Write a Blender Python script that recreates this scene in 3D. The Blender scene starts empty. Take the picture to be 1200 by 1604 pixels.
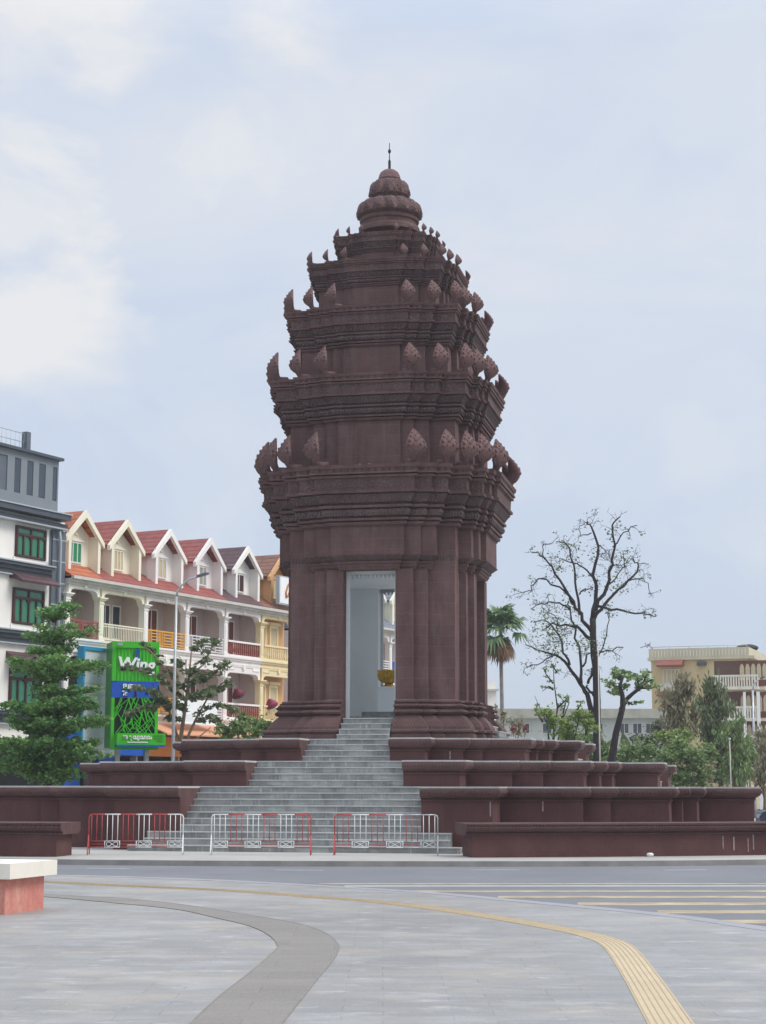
import bpy, math, random
from mathutils import Vector, Matrix
R = math.radians
sc = bpy.context.scene
col = sc.collection
random.seed(7)

# ------------------------------------------------------------------ camera
ZC = 1.82                       # eye height above the plaza
PITCH = R(8.78)
FPX = 2780.0                    # focal length in pixels of the 1200 x 1604 photograph
cam_d = bpy.data.cameras.new("camera")
cam = bpy.data.objects.new("camera", cam_d); col.objects.link(cam)
cam_d.sensor_fit = 'VERTICAL'; cam_d.sensor_height = 36.0
cam_d.lens = FPX * 36.0 / 1604.0
cam_d.clip_start = 0.1; cam_d.clip_end = 6000
cam.location = (0, 0, ZC)
cam.rotation_euler = (R(90) + PITCH, R(-0.1), 0)
sc.camera = cam

# ------------------------------------------------------------------ world, sun, exposure
SUN_EL, SUN_AZ = R(50), R(104)          # azimuth measured from +Y towards +X
w = bpy.data.worlds.new("World"); sc.world = w; w.use_nodes = True
nt = w.node_tree; nt.nodes.clear()
def N(nt, typ, **kw):
    n = nt.nodes.new(typ)
    for k, v in kw.items():
        if k == 'ins':
            for kk, vv in v.items(): n.inputs[kk].default_value = vv
        else: setattr(n, k, v)
    return n
def L(nt, a, b): nt.links.new(a, b)
def math_n(nt, op, a, b=None, clamp=False):
    n = nt.nodes.new('ShaderNodeMath'); n.operation = op; n.use_clamp = clamp
    for i, x in enumerate((a, b)):
        if x is None: continue
        if isinstance(x, (int, float)): n.inputs[i].default_value = x
        else: nt.links.new(x, n.inputs[i])
    return n.outputs[0]
def pxdir(px, py):
    m = Vector(((px-600)/FPX, 1.0, (802-py)/FPX))
    c, s = math.cos(PITCH), math.sin(PITCH)
    return Vector((m.x, m.y*c - m.z*s, m.y*s + m.z*c)).normalized()
tc = N(nt, 'ShaderNodeTexCoord')
sky = N(nt, 'ShaderNodeTexSky'); sky.sky_type = 'NISHITA'; sky.sun_disc = False
sky.sun_elevation = SUN_EL; sky.sun_rotation = SUN_AZ; sky.air_density = 1.0; sky.dust_density = 2.5
bg1 = N(nt, 'ShaderNodeBackground', ins={'Strength': 0.13}); L(nt, sky.outputs[0], bg1.inputs['Color'])
mp = N(nt, 'ShaderNodeMapping'); mp.inputs['Scale'].default_value = (1, 1, 1.9); L(nt, tc.outputs['Generated'], mp.inputs[0])
nz = N(nt, 'ShaderNodeTexNoise', ins={'Scale': 9.0, 'Detail': 8.0, 'Roughness': 0.55, 'Distortion': 0.4}); L(nt, mp.outputs[0], nz.inputs['Vector'])
nzb = N(nt, 'ShaderNodeTexNoise', ins={'Scale': 2.2, 'Detail': 3.0, 'Roughness': 0.5}); L(nt, mp.outputs[0], nzb.inputs['Vector'])
acc = None
for (px, py, rad, amp) in [(180,110,.075,1.0),(60,60,.06,.7),(330,200,.06,.75),(400,290,.04,.5),(60,470,.055,1.0),(110,560,.035,.6),(20,380,.04,.8),
                           (1100,690,.030,.42),(1180,700,.02,.3),(1130,120,.07,.35),(980,110,.05,.25),(900,560,.06,.25),(1150,600,.04,.3)]:
    d = pxdir(px, py)
    dp = N(nt, 'ShaderNodeVectorMath', operation='DISTANCE'); dp.inputs[1].default_value = d
    L(nt, tc.outputs['Generated'], dp.inputs[0])
    x = math_n(nt, 'DIVIDE', dp.outputs['Value'], rad)
    x = math_n(nt, 'ADD', x, math_n(nt, 'MULTIPLY', math_n(nt, 'SUBTRACT', nz.outputs['Fac'], 0.5), -4.2))
    x = math_n(nt, 'SUBTRACT', 1.25, x, clamp=True)
    x = math_n(nt, 'MULTIPLY', math_n(nt, 'SMOOTH_MIN', x, 1.0), amp)
    acc = x if acc is None else math_n(nt, 'MAXIMUM', acc, x)
nzc = N(nt, 'ShaderNodeTexNoise', ins={'Scale': 4.5, 'Detail': 8.0, 'Roughness': 0.6, 'Distortion': 0.6}); L(nt, mp.outputs[0], nzc.inputs['Vector'])
soft = math_n(nt, 'MULTIPLY', math_n(nt, 'SUBTRACT', math_n(nt, 'MULTIPLY', math_n(nt, 'ADD', nzb.outputs['Fac'], nzc.outputs['Fac']), 0.5), 0.45), 3.0, clamp=True)
acc = math_n(nt, 'MULTIPLY', acc, 0.95)
acc = math_n(nt, 'MAXIMUM', acc, soft)
sep = N(nt, 'ShaderNodeSeparateXYZ'); L(nt, tc.outputs['Generated'], sep.inputs[0])
veil = N(nt, 'ShaderNodeValToRGB'); L(nt, sep.outputs['Z'], veil.inputs[0])
ve = veil.color_ramp.elements
ve[0].position = 0.0; ve[0].color = (0.62, 0.72, 0.85, 1)
ve[1].position = 0.5; ve[1].color = (0.65, 0.73, 0.87, 1)
e = ve.new(0.18); e.color = (0.615, 0.70, 0.85, 1)
mixc = N(nt, 'ShaderNodeMix'); mixc.data_type = 'RGBA'
L(nt, acc, mixc.inputs[0]); L(nt, veil.outputs[0], mixc.inputs[6]); mixc.inputs[7].default_value = (0.92, 0.905, 0.885, 1)
# an overcast sky is brighter overhead than near the horizon
zen = math_n(nt, 'MULTIPLY', math_n(nt, 'DIVIDE', math_n(nt, 'SUBTRACT', sep.outputs['Z'], 0.40), 0.6, clamp=True), 1.35)
bg2 = N(nt, 'ShaderNodeBackground'); L(nt, mixc.outputs[2], bg2.inputs['Color']); L(nt, math_n(nt, 'ADD', zen, 1.03), bg2.inputs['Strength'])
mx = N(nt, 'ShaderNodeMixShader', ins={0: 0.88}); L(nt, bg1.outputs[0], mx.inputs[1]); L(nt, bg2.outputs[0], mx.inputs[2])
wo = N(nt, 'ShaderNodeOutputWorld'); L(nt, mx.outputs[0], wo.inputs['Surface'])

sd = bpy.data.lights.new("sun", 'SUN'); sd.energy = 2.0; sd.angle = R(26); sd.color = (1.0, 0.95, 0.88)
so = bpy.data.objects.new("sun", sd); col.objects.link(so)
sunv = Vector((math.sin(SUN_AZ)*math.cos(SUN_EL), math.cos(SUN_AZ)*math.cos(SUN_EL), math.sin(SUN_EL)))
so.rotation_euler = sunv.to_track_quat('Z', 'Y').to_euler()
sc.view_settings.view_transform = 'Standard'; sc.view_settings.look = 'None'
sc.view_settings.exposure = 0.0; sc.view_settings.gamma = 1.0
try:
    sc.cycles.use_denoising = True; sc.cycles.max_bounces = 12; sc.cycles.diffuse_bounces = 8
except Exception: pass

# ------------------------------------------------------------------ pixel <-> ground helpers (plan drawing only)
def zat(py, Y):
    """height of a thing standing Y metres ahead whose image row is py"""
    m = (802 - py) / FPX; t = math.tan(PITCH)
    return ZC + Y * (t + m) / (1 - m * t)
def at(px, py, Y):
    z = zat(py, Y)
    F = Y*math.cos(PITCH) + (z-ZC)*math.sin(PITCH)
    return Vector(((px-600)/FPX*F, Y, z))
def gnd(px, py, z=0.0):
    d = pxdir(px, py); t = (z - ZC)/d.z
    return Vector((d.x*t, d.y*t, z))

# ------------------------------------------------------------------ objects, tags
def tag(o, label=None, cat=None, group=None, kind=None):
    if label: o['label'] = label
    if cat: o['category'] = cat
    if group: o['group'] = group
    if kind: o['kind'] = kind
    return o
def empty(name, loc=(0,0,0), rz=0.0, label=None, cat=None, group=None):
    o = bpy.data.objects.new(name, None); col.objects.link(o); o.empty_display_size = .3
    o.location = loc; o.rotation_euler = (0, 0, rz)
    return tag(o, label, cat, group)
def copy_tree(o, parent=None):
    c = o.copy(); col.objects.link(c); c.parent = parent
    for ch in list(o.children): copy_tree(ch, c)
    return c
class MB:
    def __init__(s): s.v = []; s.f = []; s.m = []; s.cur = 0; s.sm = []; s.smooth = False
    def vert(s, p): s.v.append(tuple(p)); return len(s.v)-1
    def face(s, ids): s.f.append(tuple(ids)); s.m.append(s.cur); s.sm.append(s.smooth)
    def poly(s, pts): s.face([s.vert(p) for p in pts])
    def box(s, x0, x1, y0, y1, z0, z1):
        i = len(s.v)
        for z in (z0, z1):
            for (x, y) in ((x0,y0),(x1,y0),(x1,y1),(x0,y1)): s.v.append((x,y,z))
        for q in ((3,2,1,0),(4,5,6,7),(0,1,5,4),(1,2,6,5),(2,3,7,6),(3,0,4,7)): s.face([i+k for k in q])
        return s
    def obox(s, c, ax, ay, az):
        """box about centre c with half-axis vectors"""
        c = Vector(c); i = len(s.v)
        for sz in (-1,1):
            for (sx, sy) in ((-1,-1),(1,-1),(1,1),(-1,1)): s.v.append(tuple(c + ax*sx + ay*sy + az*sz))
        for q in ((3,2,1,0),(4,5,6,7),(0,1,5,4),(1,2,6,5),(2,3,7,6),(3,0,4,7)): s.face([i+k for k in q])
        return s
    def bar(s, a, b, wx, wy=None):
        a = Vector(a); b = Vector(b); d = (b-a); wy = wy or wx
        up = Vector((0,0,1)) if abs(d.normalized().z) < .95 else Vector((0,1,0))
        x = d.cross(up).normalized(); y = x.cross(d).normalized()
        return s.obox((a+b)/2, x*wx/2, d/2, y*wy/2)
    def loft(s, rings, mats=None, cap0=True, cap1=True, closed=True):
        n = len(rings[0]); base = len(s.v)
        for r in rings:
            for p in r: s.v.append(tuple(p))
        for k in range(len(rings)-1):
            if mats: s.cur = mats[k]
            for j in range(n if closed else n-1):
                a = base+k*n+j; b = base+k*n+(j+1)%n
                s.face((a, b, b+n, a+n))
        if mats: s.cur = 0
        if cap0: s.face([base+j for j in reversed(range(n))])
        if cap1: s.face([base+(len(rings)-1)*n+j for j in range(n)])
        return s
    def prism(s, pts, z0, z1):
        return s.loft([[(p[0],p[1],z0) for p in pts], [(p[0],p[1],z1) for p in pts]])
    def tube(s, path, radii, n=8, cap=True):
        path = [Vector(p) for p in path]
        if isinstance(radii, (int, float)): radii = [radii]*len(path)
        rings = []; x = None
        for i, p in enumerate(path):
            d = (path[min(i+1, len(path)-1)] - path[max(i-1, 0)])
            if d.length < 1e-6: d = Vector((0,0,1))
            d.normalize()
            if x is None:
                up = Vector((0,0,1)) if abs(d.z) < .9 else Vector((1,0,0))
                x = d.cross(up).normalized()
            else:
                x = (x - d*x.dot(d))
                x = x.normalized() if x.length > 1e-5 else d.orthogonal().normalized()
            y = d.cross(x)
            rings.append([p + (x*math.cos(2*math.pi*k/n) + y*math.sin(2*math.pi*k/n))*radii[i] for k in range(n)])
        sm = s.smooth; s.smooth = True
        s.loft(rings, cap0=cap, cap1=cap); s.smooth = sm
        return s
    def lathe(s, prof, n=24, c=(0,0), mod=None):
        rings = []
        for (r, z) in prof:
            ring = []
            for k in range(n):
                a = 2*math.pi*k/n; rr = r*(mod(a, z) if mod else 1)
                ring.append((c[0]+rr*math.cos(a), c[1]+rr*math.sin(a), z))
            rings.append(ring)
        return s.loft(rings)
    def ball(s, c, rx, ry=None, rz=None, n=8, m=5):
        ry = ry or rx; rz = rz or rx
        rings = []
        for j in range(1, m):
            t = math.pi*j/m
            rings.append([(c[0]+rx*math.sin(t)*math.cos(2*math.pi*k/n), c[1]+ry*math.sin(t)*math.sin(2*math.pi*k/n), c[2]-rz*math.cos(t)) for k in range(n)])
        sm = s.smooth; s.smooth = True; s.loft(rings); s.smooth = sm
        return s
    def build(s, name, mats, parent=None, label=None, cat=None, group=None, kind=None, loc=None, rz=None):
        me = bpy.data.meshes.new(name); me.from_pydata(s.v, [], s.f); 
        if not isinstance(mats, (list, tuple)): mats = [mats]
        for m in mats: me.materials.append(m)
        me.polygons.foreach_set('material_index', s.m)
        me.polygons.foreach_set('use_smooth', s.sm)
        me.update()
        o = bpy.data.objects.new(name, me); col.objects.link(o); o.parent = parent
        if loc: o.location = loc
        if rz is not None: o.rotation_euler = (0,0,rz)
        return tag(o, label, cat, group, kind)
def text_mesh(body, name, size, mat, parent, mtx, extrude=.02, offset=0.0, shear=0.0, label=None):
    cu = bpy.data.curves.new(name, 'FONT'); cu.body = body; cu.size = size; cu.extrude = extrude; cu.offset = offset; cu.shear = shear
    cu.align_x = 'CENTER'; cu.align_y = 'CENTER'
    tmp = bpy.data.objects.new(name+'_curve', cu); col.objects.link(tmp)
    dg = bpy.context.evaluated_depsgraph_get(); dg.update()
    me = bpy.data.meshes.new_from_object(tmp.evaluated_get(dg))
    bpy.data.objects.remove(tmp); bpy.data.curves.remove(cu)
    me.materials.clear(); me.materials.append(mat)
    o = bpy.data.objects.new(name, me); col.objects.link(o); o.parent = parent; o.matrix_local = mtx
    if label: o['label'] = label
    return o

# ------------------------------------------------------------------ materials
def srgb(h):
    c = [int(h[i:i+2], 16)/255 for i in (0,2,4)]
    return tuple([x/12.92 if x <= .04045 else ((x+.055)/1.055)**2.4 for x in c]) + (1,)
def new_mat(name):
    m = bpy.data.materials.new(name); m.use_nodes = True
    nt = m.node_tree; b = nt.nodes['Principled BSDF']
    return m, nt, b
def mixrgb(nt, fac, a, b, blend='MIX'):
    n = nt.nodes.new('ShaderNodeMix'); n.data_type = 'RGBA'; n.blend_type = blend
    for s_, x in ((0, fac), (6, a), (7, b)):
        if isinstance(x, (int, float)): n.inputs[s_].default_value = x
        elif isinstance(x, tuple): n.inputs[s_].default_value = x
        else: nt.links.new(x, n.inputs[s_])
    return n.outputs[2]
def coords(nt, scale=(1,1,1), obj=True):
    t = nt.nodes.new('ShaderNodeTexCoord'); mp = nt.nodes.new('ShaderNodeMapping'); mp.inputs['Scale'].default_value = scale
    nt.links.new(t.outputs['Object'], mp.inputs[0]); return mp.outputs[0]
def noise(nt, vec, scale, detail=5, rough=.55):
    n = nt.nodes.new('ShaderNodeTexNoise'); n.inputs['Scale'].default_value = scale; n.inputs['Detail'].default_value = detail
    n.inputs['Roughness'].default_value = rough
    if vec is not None: nt.links.new(vec, n.inputs['Vector'])
    return n.outputs['Fac']
def ramp(nt, fac, stops):
    n = nt.nodes.new('ShaderNodeValToRGB'); nt.links.new(fac, n.inputs[0])
    el = n.color_ramp.elements
    while len(el) > 1: el.remove(el[-1])
    el[0].position = stops[0][0]; el[0].color = stops[0][1]
    for p, c in stops[1:]: e = el.new(p); e.color = c
    return n.outputs[0]
def g(v): return (v, v, v, 1)
def bump(nt, b, h, strength=.4, dist=.03):
    n = nt.nodes.new('ShaderNodeBump'); n.inputs['Strength'].default_value = strength; n.inputs['Distance'].default_value = dist
    nt.links.new(h, n.inputs['Height'])
    prev = b.inputs['Normal'].links[0].from_socket if b.inputs['Normal'].links else None
    if prev: nt.links.new(prev, n.inputs['Normal'])
    nt.links.new(n.outputs[0], b.inputs['Normal'])
def simple(name, c, rough=.6, var=.12, scale=3.0, metal=0.0, streak=False, bmp=0.0, spec=.3):
    m, nt, b = new_mat(name)
    if isinstance(c, str): c = srgb(c)
    v = coords(nt, (1,1,.25) if streak else (1,1,1))
    n1 = noise(nt, v, scale, 6, .6)
    d = tuple([x*(1-var) for x in c[:3]]) + (1,); l = tuple([min(1, x*(1+var)) for x in c[:3]]) + (1,)
    nt.links.new(ramp(nt, n1, [(.3, d), (.7, l)]), b.inputs['Base Color'])
    b.inputs['Roughness'].default_value = rough; b.inputs['Metallic'].default_value = metal
    b.inputs['Specular IOR Level'].default_value = spec
    if bmp: bump(nt, b, noise(nt, coords(nt), 40, 4), bmp, .01)
    return m
def hv(nt):
    """(x+y, z) wall coordinates that run round every upright face"""
    t = nt.nodes.new('ShaderNodeTexCoord'); s_ = nt.nodes.new('ShaderNodeSeparateXYZ'); nt.links.new(t.outputs['Object'], s_.inputs[0])
    u = math_n(nt, 'ADD', s_.outputs['X'], s_.outputs['Y'])
    c = nt.nodes.new('ShaderNodeCombineXYZ'); nt.links.new(u, c.inputs['X']); nt.links.new(s_.outputs['Z'], c.inputs['Y'])
    return c.outputs[0], u, s_.outputs['Z']
STONE_D, STONE_M, STONE_L = srgb('573f3e'), srgb('684d4a'), srgb('7e605d')
def stone(name, kind='plain', tone=1.0):
    DARK = {'rope': .98, 'petal': .84, 'carved': .94, 'scallop': .92, 'plain': .90}.get(kind, 1.0); tone *= DARK  # darker petal tone paints shade into the cornice grooves
    GR = {'rope': .32, 'petal': .25, 'carved': .15}.get(kind, 0.0)      # greyed mouldings: weathering plus painted shade of the undersides
    m, nt, b = new_mat(name)
    D, M_, L_ = [tuple([(x*(1-GR)+(c[0]*.3+c[1]*.5+c[2]*.2)*GR)*tone for x in c[:3]])+(1,) for c in (STONE_D, STONE_M, STONE_L)]
    vec, u, z = hv(nt)
    v3 = coords(nt)
    if kind == 'wallred': D, M_, L_ = [tuple([x*k for x, k in zip(c[:3], (1.10, .90, .90))])+(1,) for c in (D, M_, L_)]
    base = ramp(nt, noise(nt, v3, .9, 8, .62), [(.28, D), (.52, M_), (.78, L_)])
    # weather streaks and greyish lichen
    st = noise(nt, coords(nt, (2.2, 2.2, .25)), 1.6, 7, .65)
    base = mixrgb(nt, ramp(nt, st, [(.48, g(0)), (.68, g(.18 if kind in ('wallred', 'coping') else .5))]), base, tuple([x*tone for x in srgb('7b6e6c')[:3]])+(1,))
    st2 = noise(nt, coords(nt, (1.3, 1.3, .5)), 1.1, 7, .7)
    base = mixrgb(nt, ramp(nt, st2, [(.52, g(0)), (.70, g(.3 if kind == 'wallred' else .6))]), base, tuple([x*.55 for x in D[:3]])+(1,))
    fine = noise(nt, v3, 28, 5, .7)
    base = mixrgb(nt, .22, base, ramp(nt, fine, [(.3, tuple([x*.6 for x in D[:3]])+(1,)), (.7, tuple([x*1.25 for x in L_[:3]])+(1,))]))
    if kind == 'plain':
        br = nt.nodes.new('ShaderNodeTexBrick'); nt.links.new(vec, br.inputs['Vector'])
        br.inputs['Scale'].default_value = 1.0; br.inputs['Brick Width'].default_value = 1.15; br.inputs['Row Height'].default_value = .36
        br.inputs['Mortar Size'].default_value = .012; br.inputs['Mortar Smooth'].default_value = .4
        br.inputs['Color1'].default_value = g(1); br.inputs['Color2'].default_value = g(.90); br.inputs['Mortar'].default_value = g(1.28)
        base = mixrgb(nt, .75, base, br.outputs['Color'], 'MULTIPLY')
        bump(nt, b, br.outputs['Fac'], .5, -.02)
    elif kind == 'rope':       # slanting twisted leaf moulding
        x = math_n(nt, 'ADD', math_n(nt, 'MULTIPLY', u, 64.0), math_n(nt, 'MULTIPLY', z, 26.0))
        h = math_n(nt, 'SINE', x); bump(nt, b, h, .6, .03)
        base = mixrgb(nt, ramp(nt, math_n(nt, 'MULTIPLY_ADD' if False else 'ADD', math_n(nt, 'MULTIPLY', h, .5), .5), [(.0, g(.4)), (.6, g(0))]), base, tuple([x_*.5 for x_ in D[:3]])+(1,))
    elif kind in ('petal', 'coping'):
        x = math_n(nt, 'ABSOLUTE', math_n(nt, 'SINE', math_n(nt, 'MULTIPLY', u, 30.0)))
        h = math_n(nt, 'POWER', x, .6)
        vo = nt.nodes.new('ShaderNodeTexVoronoi'); vo.inputs['Scale'].default_value = 9; nt.links.new(v3, vo.inputs['Vector'])
        hh = math_n(nt, 'ADD', h, math_n(nt, 'MULTIPLY', vo.outputs['Distance'], 1.2)); bump(nt, b, hh, .6 if kind == 'petal' else .4, .035 if kind == 'petal' else .02)
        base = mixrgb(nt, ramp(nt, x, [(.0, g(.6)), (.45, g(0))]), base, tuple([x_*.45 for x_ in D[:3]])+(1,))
    elif kind == 'carved':
        vo = nt.nodes.new('ShaderNodeTexVoronoi'); vo.inputs['Scale'].default_value = 8; vo.feature = 'DISTANCE_TO_EDGE'; nt.links.new(v3, vo.inputs['Vector'])
        wv = math_n(nt, 'MULTIPLY', math_n(nt, 'SINE', math_n(nt, 'MULTIPLY', u, 30)), .08)
        h = math_n(nt, 'ADD', vo.outputs['Distance'], wv)
        bump(nt, b, h, .8, .07)
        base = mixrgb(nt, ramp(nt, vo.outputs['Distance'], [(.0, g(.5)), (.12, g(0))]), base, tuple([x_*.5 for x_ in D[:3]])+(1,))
    elif kind == 'knobbly':
        vo = nt.nodes.new('ShaderNodeTexVoronoi'); vo.inputs['Scale'].default_value = 16; nt.links.new(v3, vo.inputs['Vector'])
        bump(nt, b, vo.outputs['Distance'], .35, -.03)
        base = mixrgb(nt, ramp(nt, vo.outputs['Distance'], [(.4, g(0)), (.9, g(.3))]), base, tuple([x_*.5 for x_ in D[:3]])+(1,))
    elif kind == 'scallop':
        x = math_n(nt, 'ABSOLUTE', math_n(nt, 'SINE', math_n(nt, 'MULTIPLY', u, 13.0)))
        bump(nt, b, x, 1.0, .05)
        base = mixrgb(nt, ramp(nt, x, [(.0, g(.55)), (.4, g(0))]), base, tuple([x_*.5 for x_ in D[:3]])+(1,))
    bump(nt, b, fine, .25, .02)
    nt.links.new(base, b.inputs['Base Color']); b.inputs['Roughness'].default_value = .78; b.inputs['Specular IOR Level'].default_value = .25
    return m
M = {}
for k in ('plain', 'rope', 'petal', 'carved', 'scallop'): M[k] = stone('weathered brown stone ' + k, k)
M['coping'] = stone('red brown carved coping', 'coping', .78)
M['naga'] = stone('carved naga stone', 'knobbly', 1.15)
M['wallred'] = stone('painted red brown wall', 'wallred', 0.70)

def granite_steps():
    m, nt, b = new_mat('grey granite steps'); vec, u, z = hv(nt); v3 = coords(nt)
    row = math_n(nt, 'FLOOR', math_n(nt, 'DIVIDE', math_n(nt, 'ADD', z, .02), .187))
    uu = math_n(nt, 'ADD', math_n(nt, 'DIVIDE', u, .95), math_n(nt, 'MULTIPLY', row, .37))
    fr = math_n(nt, 'FRACT', uu); cell = math_n(nt, 'FLOOR', uu)
    cb = nt.nodes.new('ShaderNodeCombineXYZ'); nt.links.new(cell, cb.inputs['X']); nt.links.new(row, cb.inputs['Y'])
    wn = nt.nodes.new('ShaderNodeTexWhiteNoise'); wn.noise_dimensions = '2D'; nt.links.new(cb.outputs[0], wn.inputs['Vector'])
    base = ramp(nt, noise(nt, coords(nt, (1, 1, 3)), 1.3, 7, .65), [(.3, srgb('7a7d7a')), (.5, srgb('919491')), (.72, srgb('aeb0ab'))])
    base = mixrgb(nt, .8, base, ramp(nt, wn.outputs['Value'], [(0, g(.72)), (1, g(1.08))]), 'MULTIPLY')
    base = mixrgb(nt, ramp(nt, fr, [(.0, g(.7)), (.012, g(.0))]), base, srgb('54595b'))
    st = noise(nt, coords(nt, (2.2, 2.2, .6)), 1.5, 6, .7)
    base = mixrgb(nt, ramp(nt, st, [(.50, g(0)), (.68, g(.5))]), base, srgb('4a5154'))
    st = noise(nt, coords(nt, (9, 9, .6)), 1.2, 4, .7)
    base = mixrgb(nt, ramp(nt, st, [(.58, g(0)), (.70, g(.6))]), base, srgb('c6c9c7'))
    nt.links.new(base, b.inputs['Base Color']); b.inputs['Roughness'].default_value = .6
    return m
M['steps'] = granite_steps()
M['tread'] = simple('granite step nosing', 'b5b5b2', .55, .15, 4)
M['pale'] = simple('pale marble lining', 'eef2f3', .4, .05, .7)
M['paletrim'] = simple('white door surround', 'd2d4d4', .45, .05, 3)
M['white'] = simple('white painted render', 'f0ece4', .7, .05, 1.2, streak=True)
M['cream'] = simple('cream painted render', 'efe9d2', .7, .08, 1.2, streak=True)
M['lilac'] = simple('off white render', 'ede7e2', .7, .06, 1.2, streak=True)
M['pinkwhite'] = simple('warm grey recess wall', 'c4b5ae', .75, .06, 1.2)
M['yellow'] = simple('orange yellow render', 'd6a878', .7, .1, 1.0, streak=True)
M['yellowtrim'] = simple('pale yellow trim', 'ead9ae', .65, .06, 2)
M['gutter'] = simple('grey white gutter', 'c9c4ba', .5, .12, 2, streak=True)
M['grey'] = simple('grey wall panel', '626a72', .55, .06, .8)
M['greylight'] = simple('light grey panel', '80868b', .55, .06, .8)
M['greydark'] = simple('dark grey moulding', '50565d', .5, .08, 1)
M['silver'] = simple('silver grey moulding', 'aeb4b8', .4, .08, 1)
M['brownframe'] = simple('dark brown window frame', '4a2e2c', .45, .1, 4)
M['browndoor'] = simple('brown timber door', '6e4236', .5, .15, 6, streak=True)
M['greenglass'] = simple('green window glass', '2f7a5c', .15, .12, 2, spec=.6)
M['greenpaint'] = simple('green shutter paint', '1f8a5a', .45, .08, 3)
M['glass'] = simple('dark window glass', '3a4650', .12, .15, .6, spec=.6)
M['beigeshutter'] = simple('beige shutter', 'c4b896', .6, .08, 3)
M['greyshutter'] = simple('grey shutter', '9a9a90', .6, .08, 3)
M['railred'] = simple('red brown railing', '9a5a4e', .5, .1, 5)
M['railyellow'] = simple('orange yellow railing', 'e6a840', .5, .08, 5)
M['whitepaint'] = simple('glossy white paint', 'dededb', .4, .06, 6)
M['drip'] = simple('faded paint drip', '9a8a8a', .8, .3, 9)
M['redpaint'] = simple('chipped red paint', 'b04a48', .45, .25, 14)
M['galv'] = simple('galvanised steel', 'b2b5b6', .4, .12, 5, metal=.5)
M['dark'] = simple('dark opening', '1d1f22', .8, .2, 1)
M['orange'] = simple('orange shop front', 'd8843c', .6, .1, 2)
M['salmon'] = simple('salmon awning', 'd09a78', .7, .1, 2)
M['blue'] = simple('blue panel', '2156b4', .5, .08, 2)
M['teal'] = simple('teal blue frame', '2a8fb6', .45, .06, 2)
M['signgreen'] = simple('bright green sign metal', '45b52c', .4, .07, 1.2)
M['signgreendark'] = simple('green sign side', '3b8f2c', .45, .08, 1.2)
M['signwhite'] = simple('white sign lettering', 'f2f2f0', .4, .02, 2)
M['signblue'] = simple('dark blue emblem', '1e4f94', .4, .06, 3)
M['gold'] = simple('gold painted lotus', 'b58f2c', .35, .2, 5, metal=.4)
M['salmonwall'] = None
M['iron'] = simple('black iron', '2a2624', .5, .1, 5)
M['ochre'] = simple('ochre stained wall', 'cdb88e', .8, .16, .6, streak=True, bmp=.1)
M['ochretrim'] = simple('cream balcony trim', 'e2dccb', .7, .1, 1.5, streak=True)
M['bluegrey'] = simple('old whitewashed wall', 'b9bdb8', .8, .12, .8, streak=True)
M['tileaw'] = simple('terracotta awning tiles', '8a5448', .6, .15, 5)
M['carblue'] = simple('dark blue car paint', '16233c', .25, .1, 2, spec=.7)
M['rubber'] = simple('black tyre rubber', '1a1a1a', .8, .1, 8)
def tiles(name, c, c2):
    m, nt, b = new_mat(name); c = srgb(c); c2 = srgb(c2)
    t = nt.nodes.new('ShaderNodeTexCoord'); s_ = nt.nodes.new('ShaderNodeSeparateXYZ'); nt.links.new(t.outputs['Object'], s_.inputs[0])
    u = math_n(nt, 'ADD', s_.outputs['X'], math_n(nt, 'MULTIPLY', s_.outputs['Y'], 0.35))
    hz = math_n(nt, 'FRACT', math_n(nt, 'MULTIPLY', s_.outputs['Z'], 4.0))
    wv = math_n(nt, 'ABSOLUTE', math_n(nt, 'SINE', math_n(nt, 'MULTIPLY', u, 13)))
    base = ramp(nt, noise(nt, coords(nt), 2.4, 6, .6), [(.3, c2), (.7, c)])
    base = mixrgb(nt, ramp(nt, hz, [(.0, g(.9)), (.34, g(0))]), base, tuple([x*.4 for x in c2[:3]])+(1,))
    nt.links.new(base, b.inputs['Base Color']); b.inputs['Roughness'].default_value = .6
    bump(nt, b, math_n(nt, 'ADD', math_n(nt, 'MULTIPLY', wv, .25), hz), .6, .06)
    return m
M['tile_orange'] = tiles('orange clay roof tiles', 'c9764e', 'a85738')
M['tile_red'] = tiles('red clay roof tiles', 'a5574b', '864039')
M['tile_brown'] = tiles('dark brown roof tiles', '6a4a4c', '4c3638')
M['tile_rust'] = tiles('rust brown weathered tiles', '9a6a50', '6e4a3e')
M['tile_grey'] = tiles('blue grey roof tiles', '7f8792', '6a727e')

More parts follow.
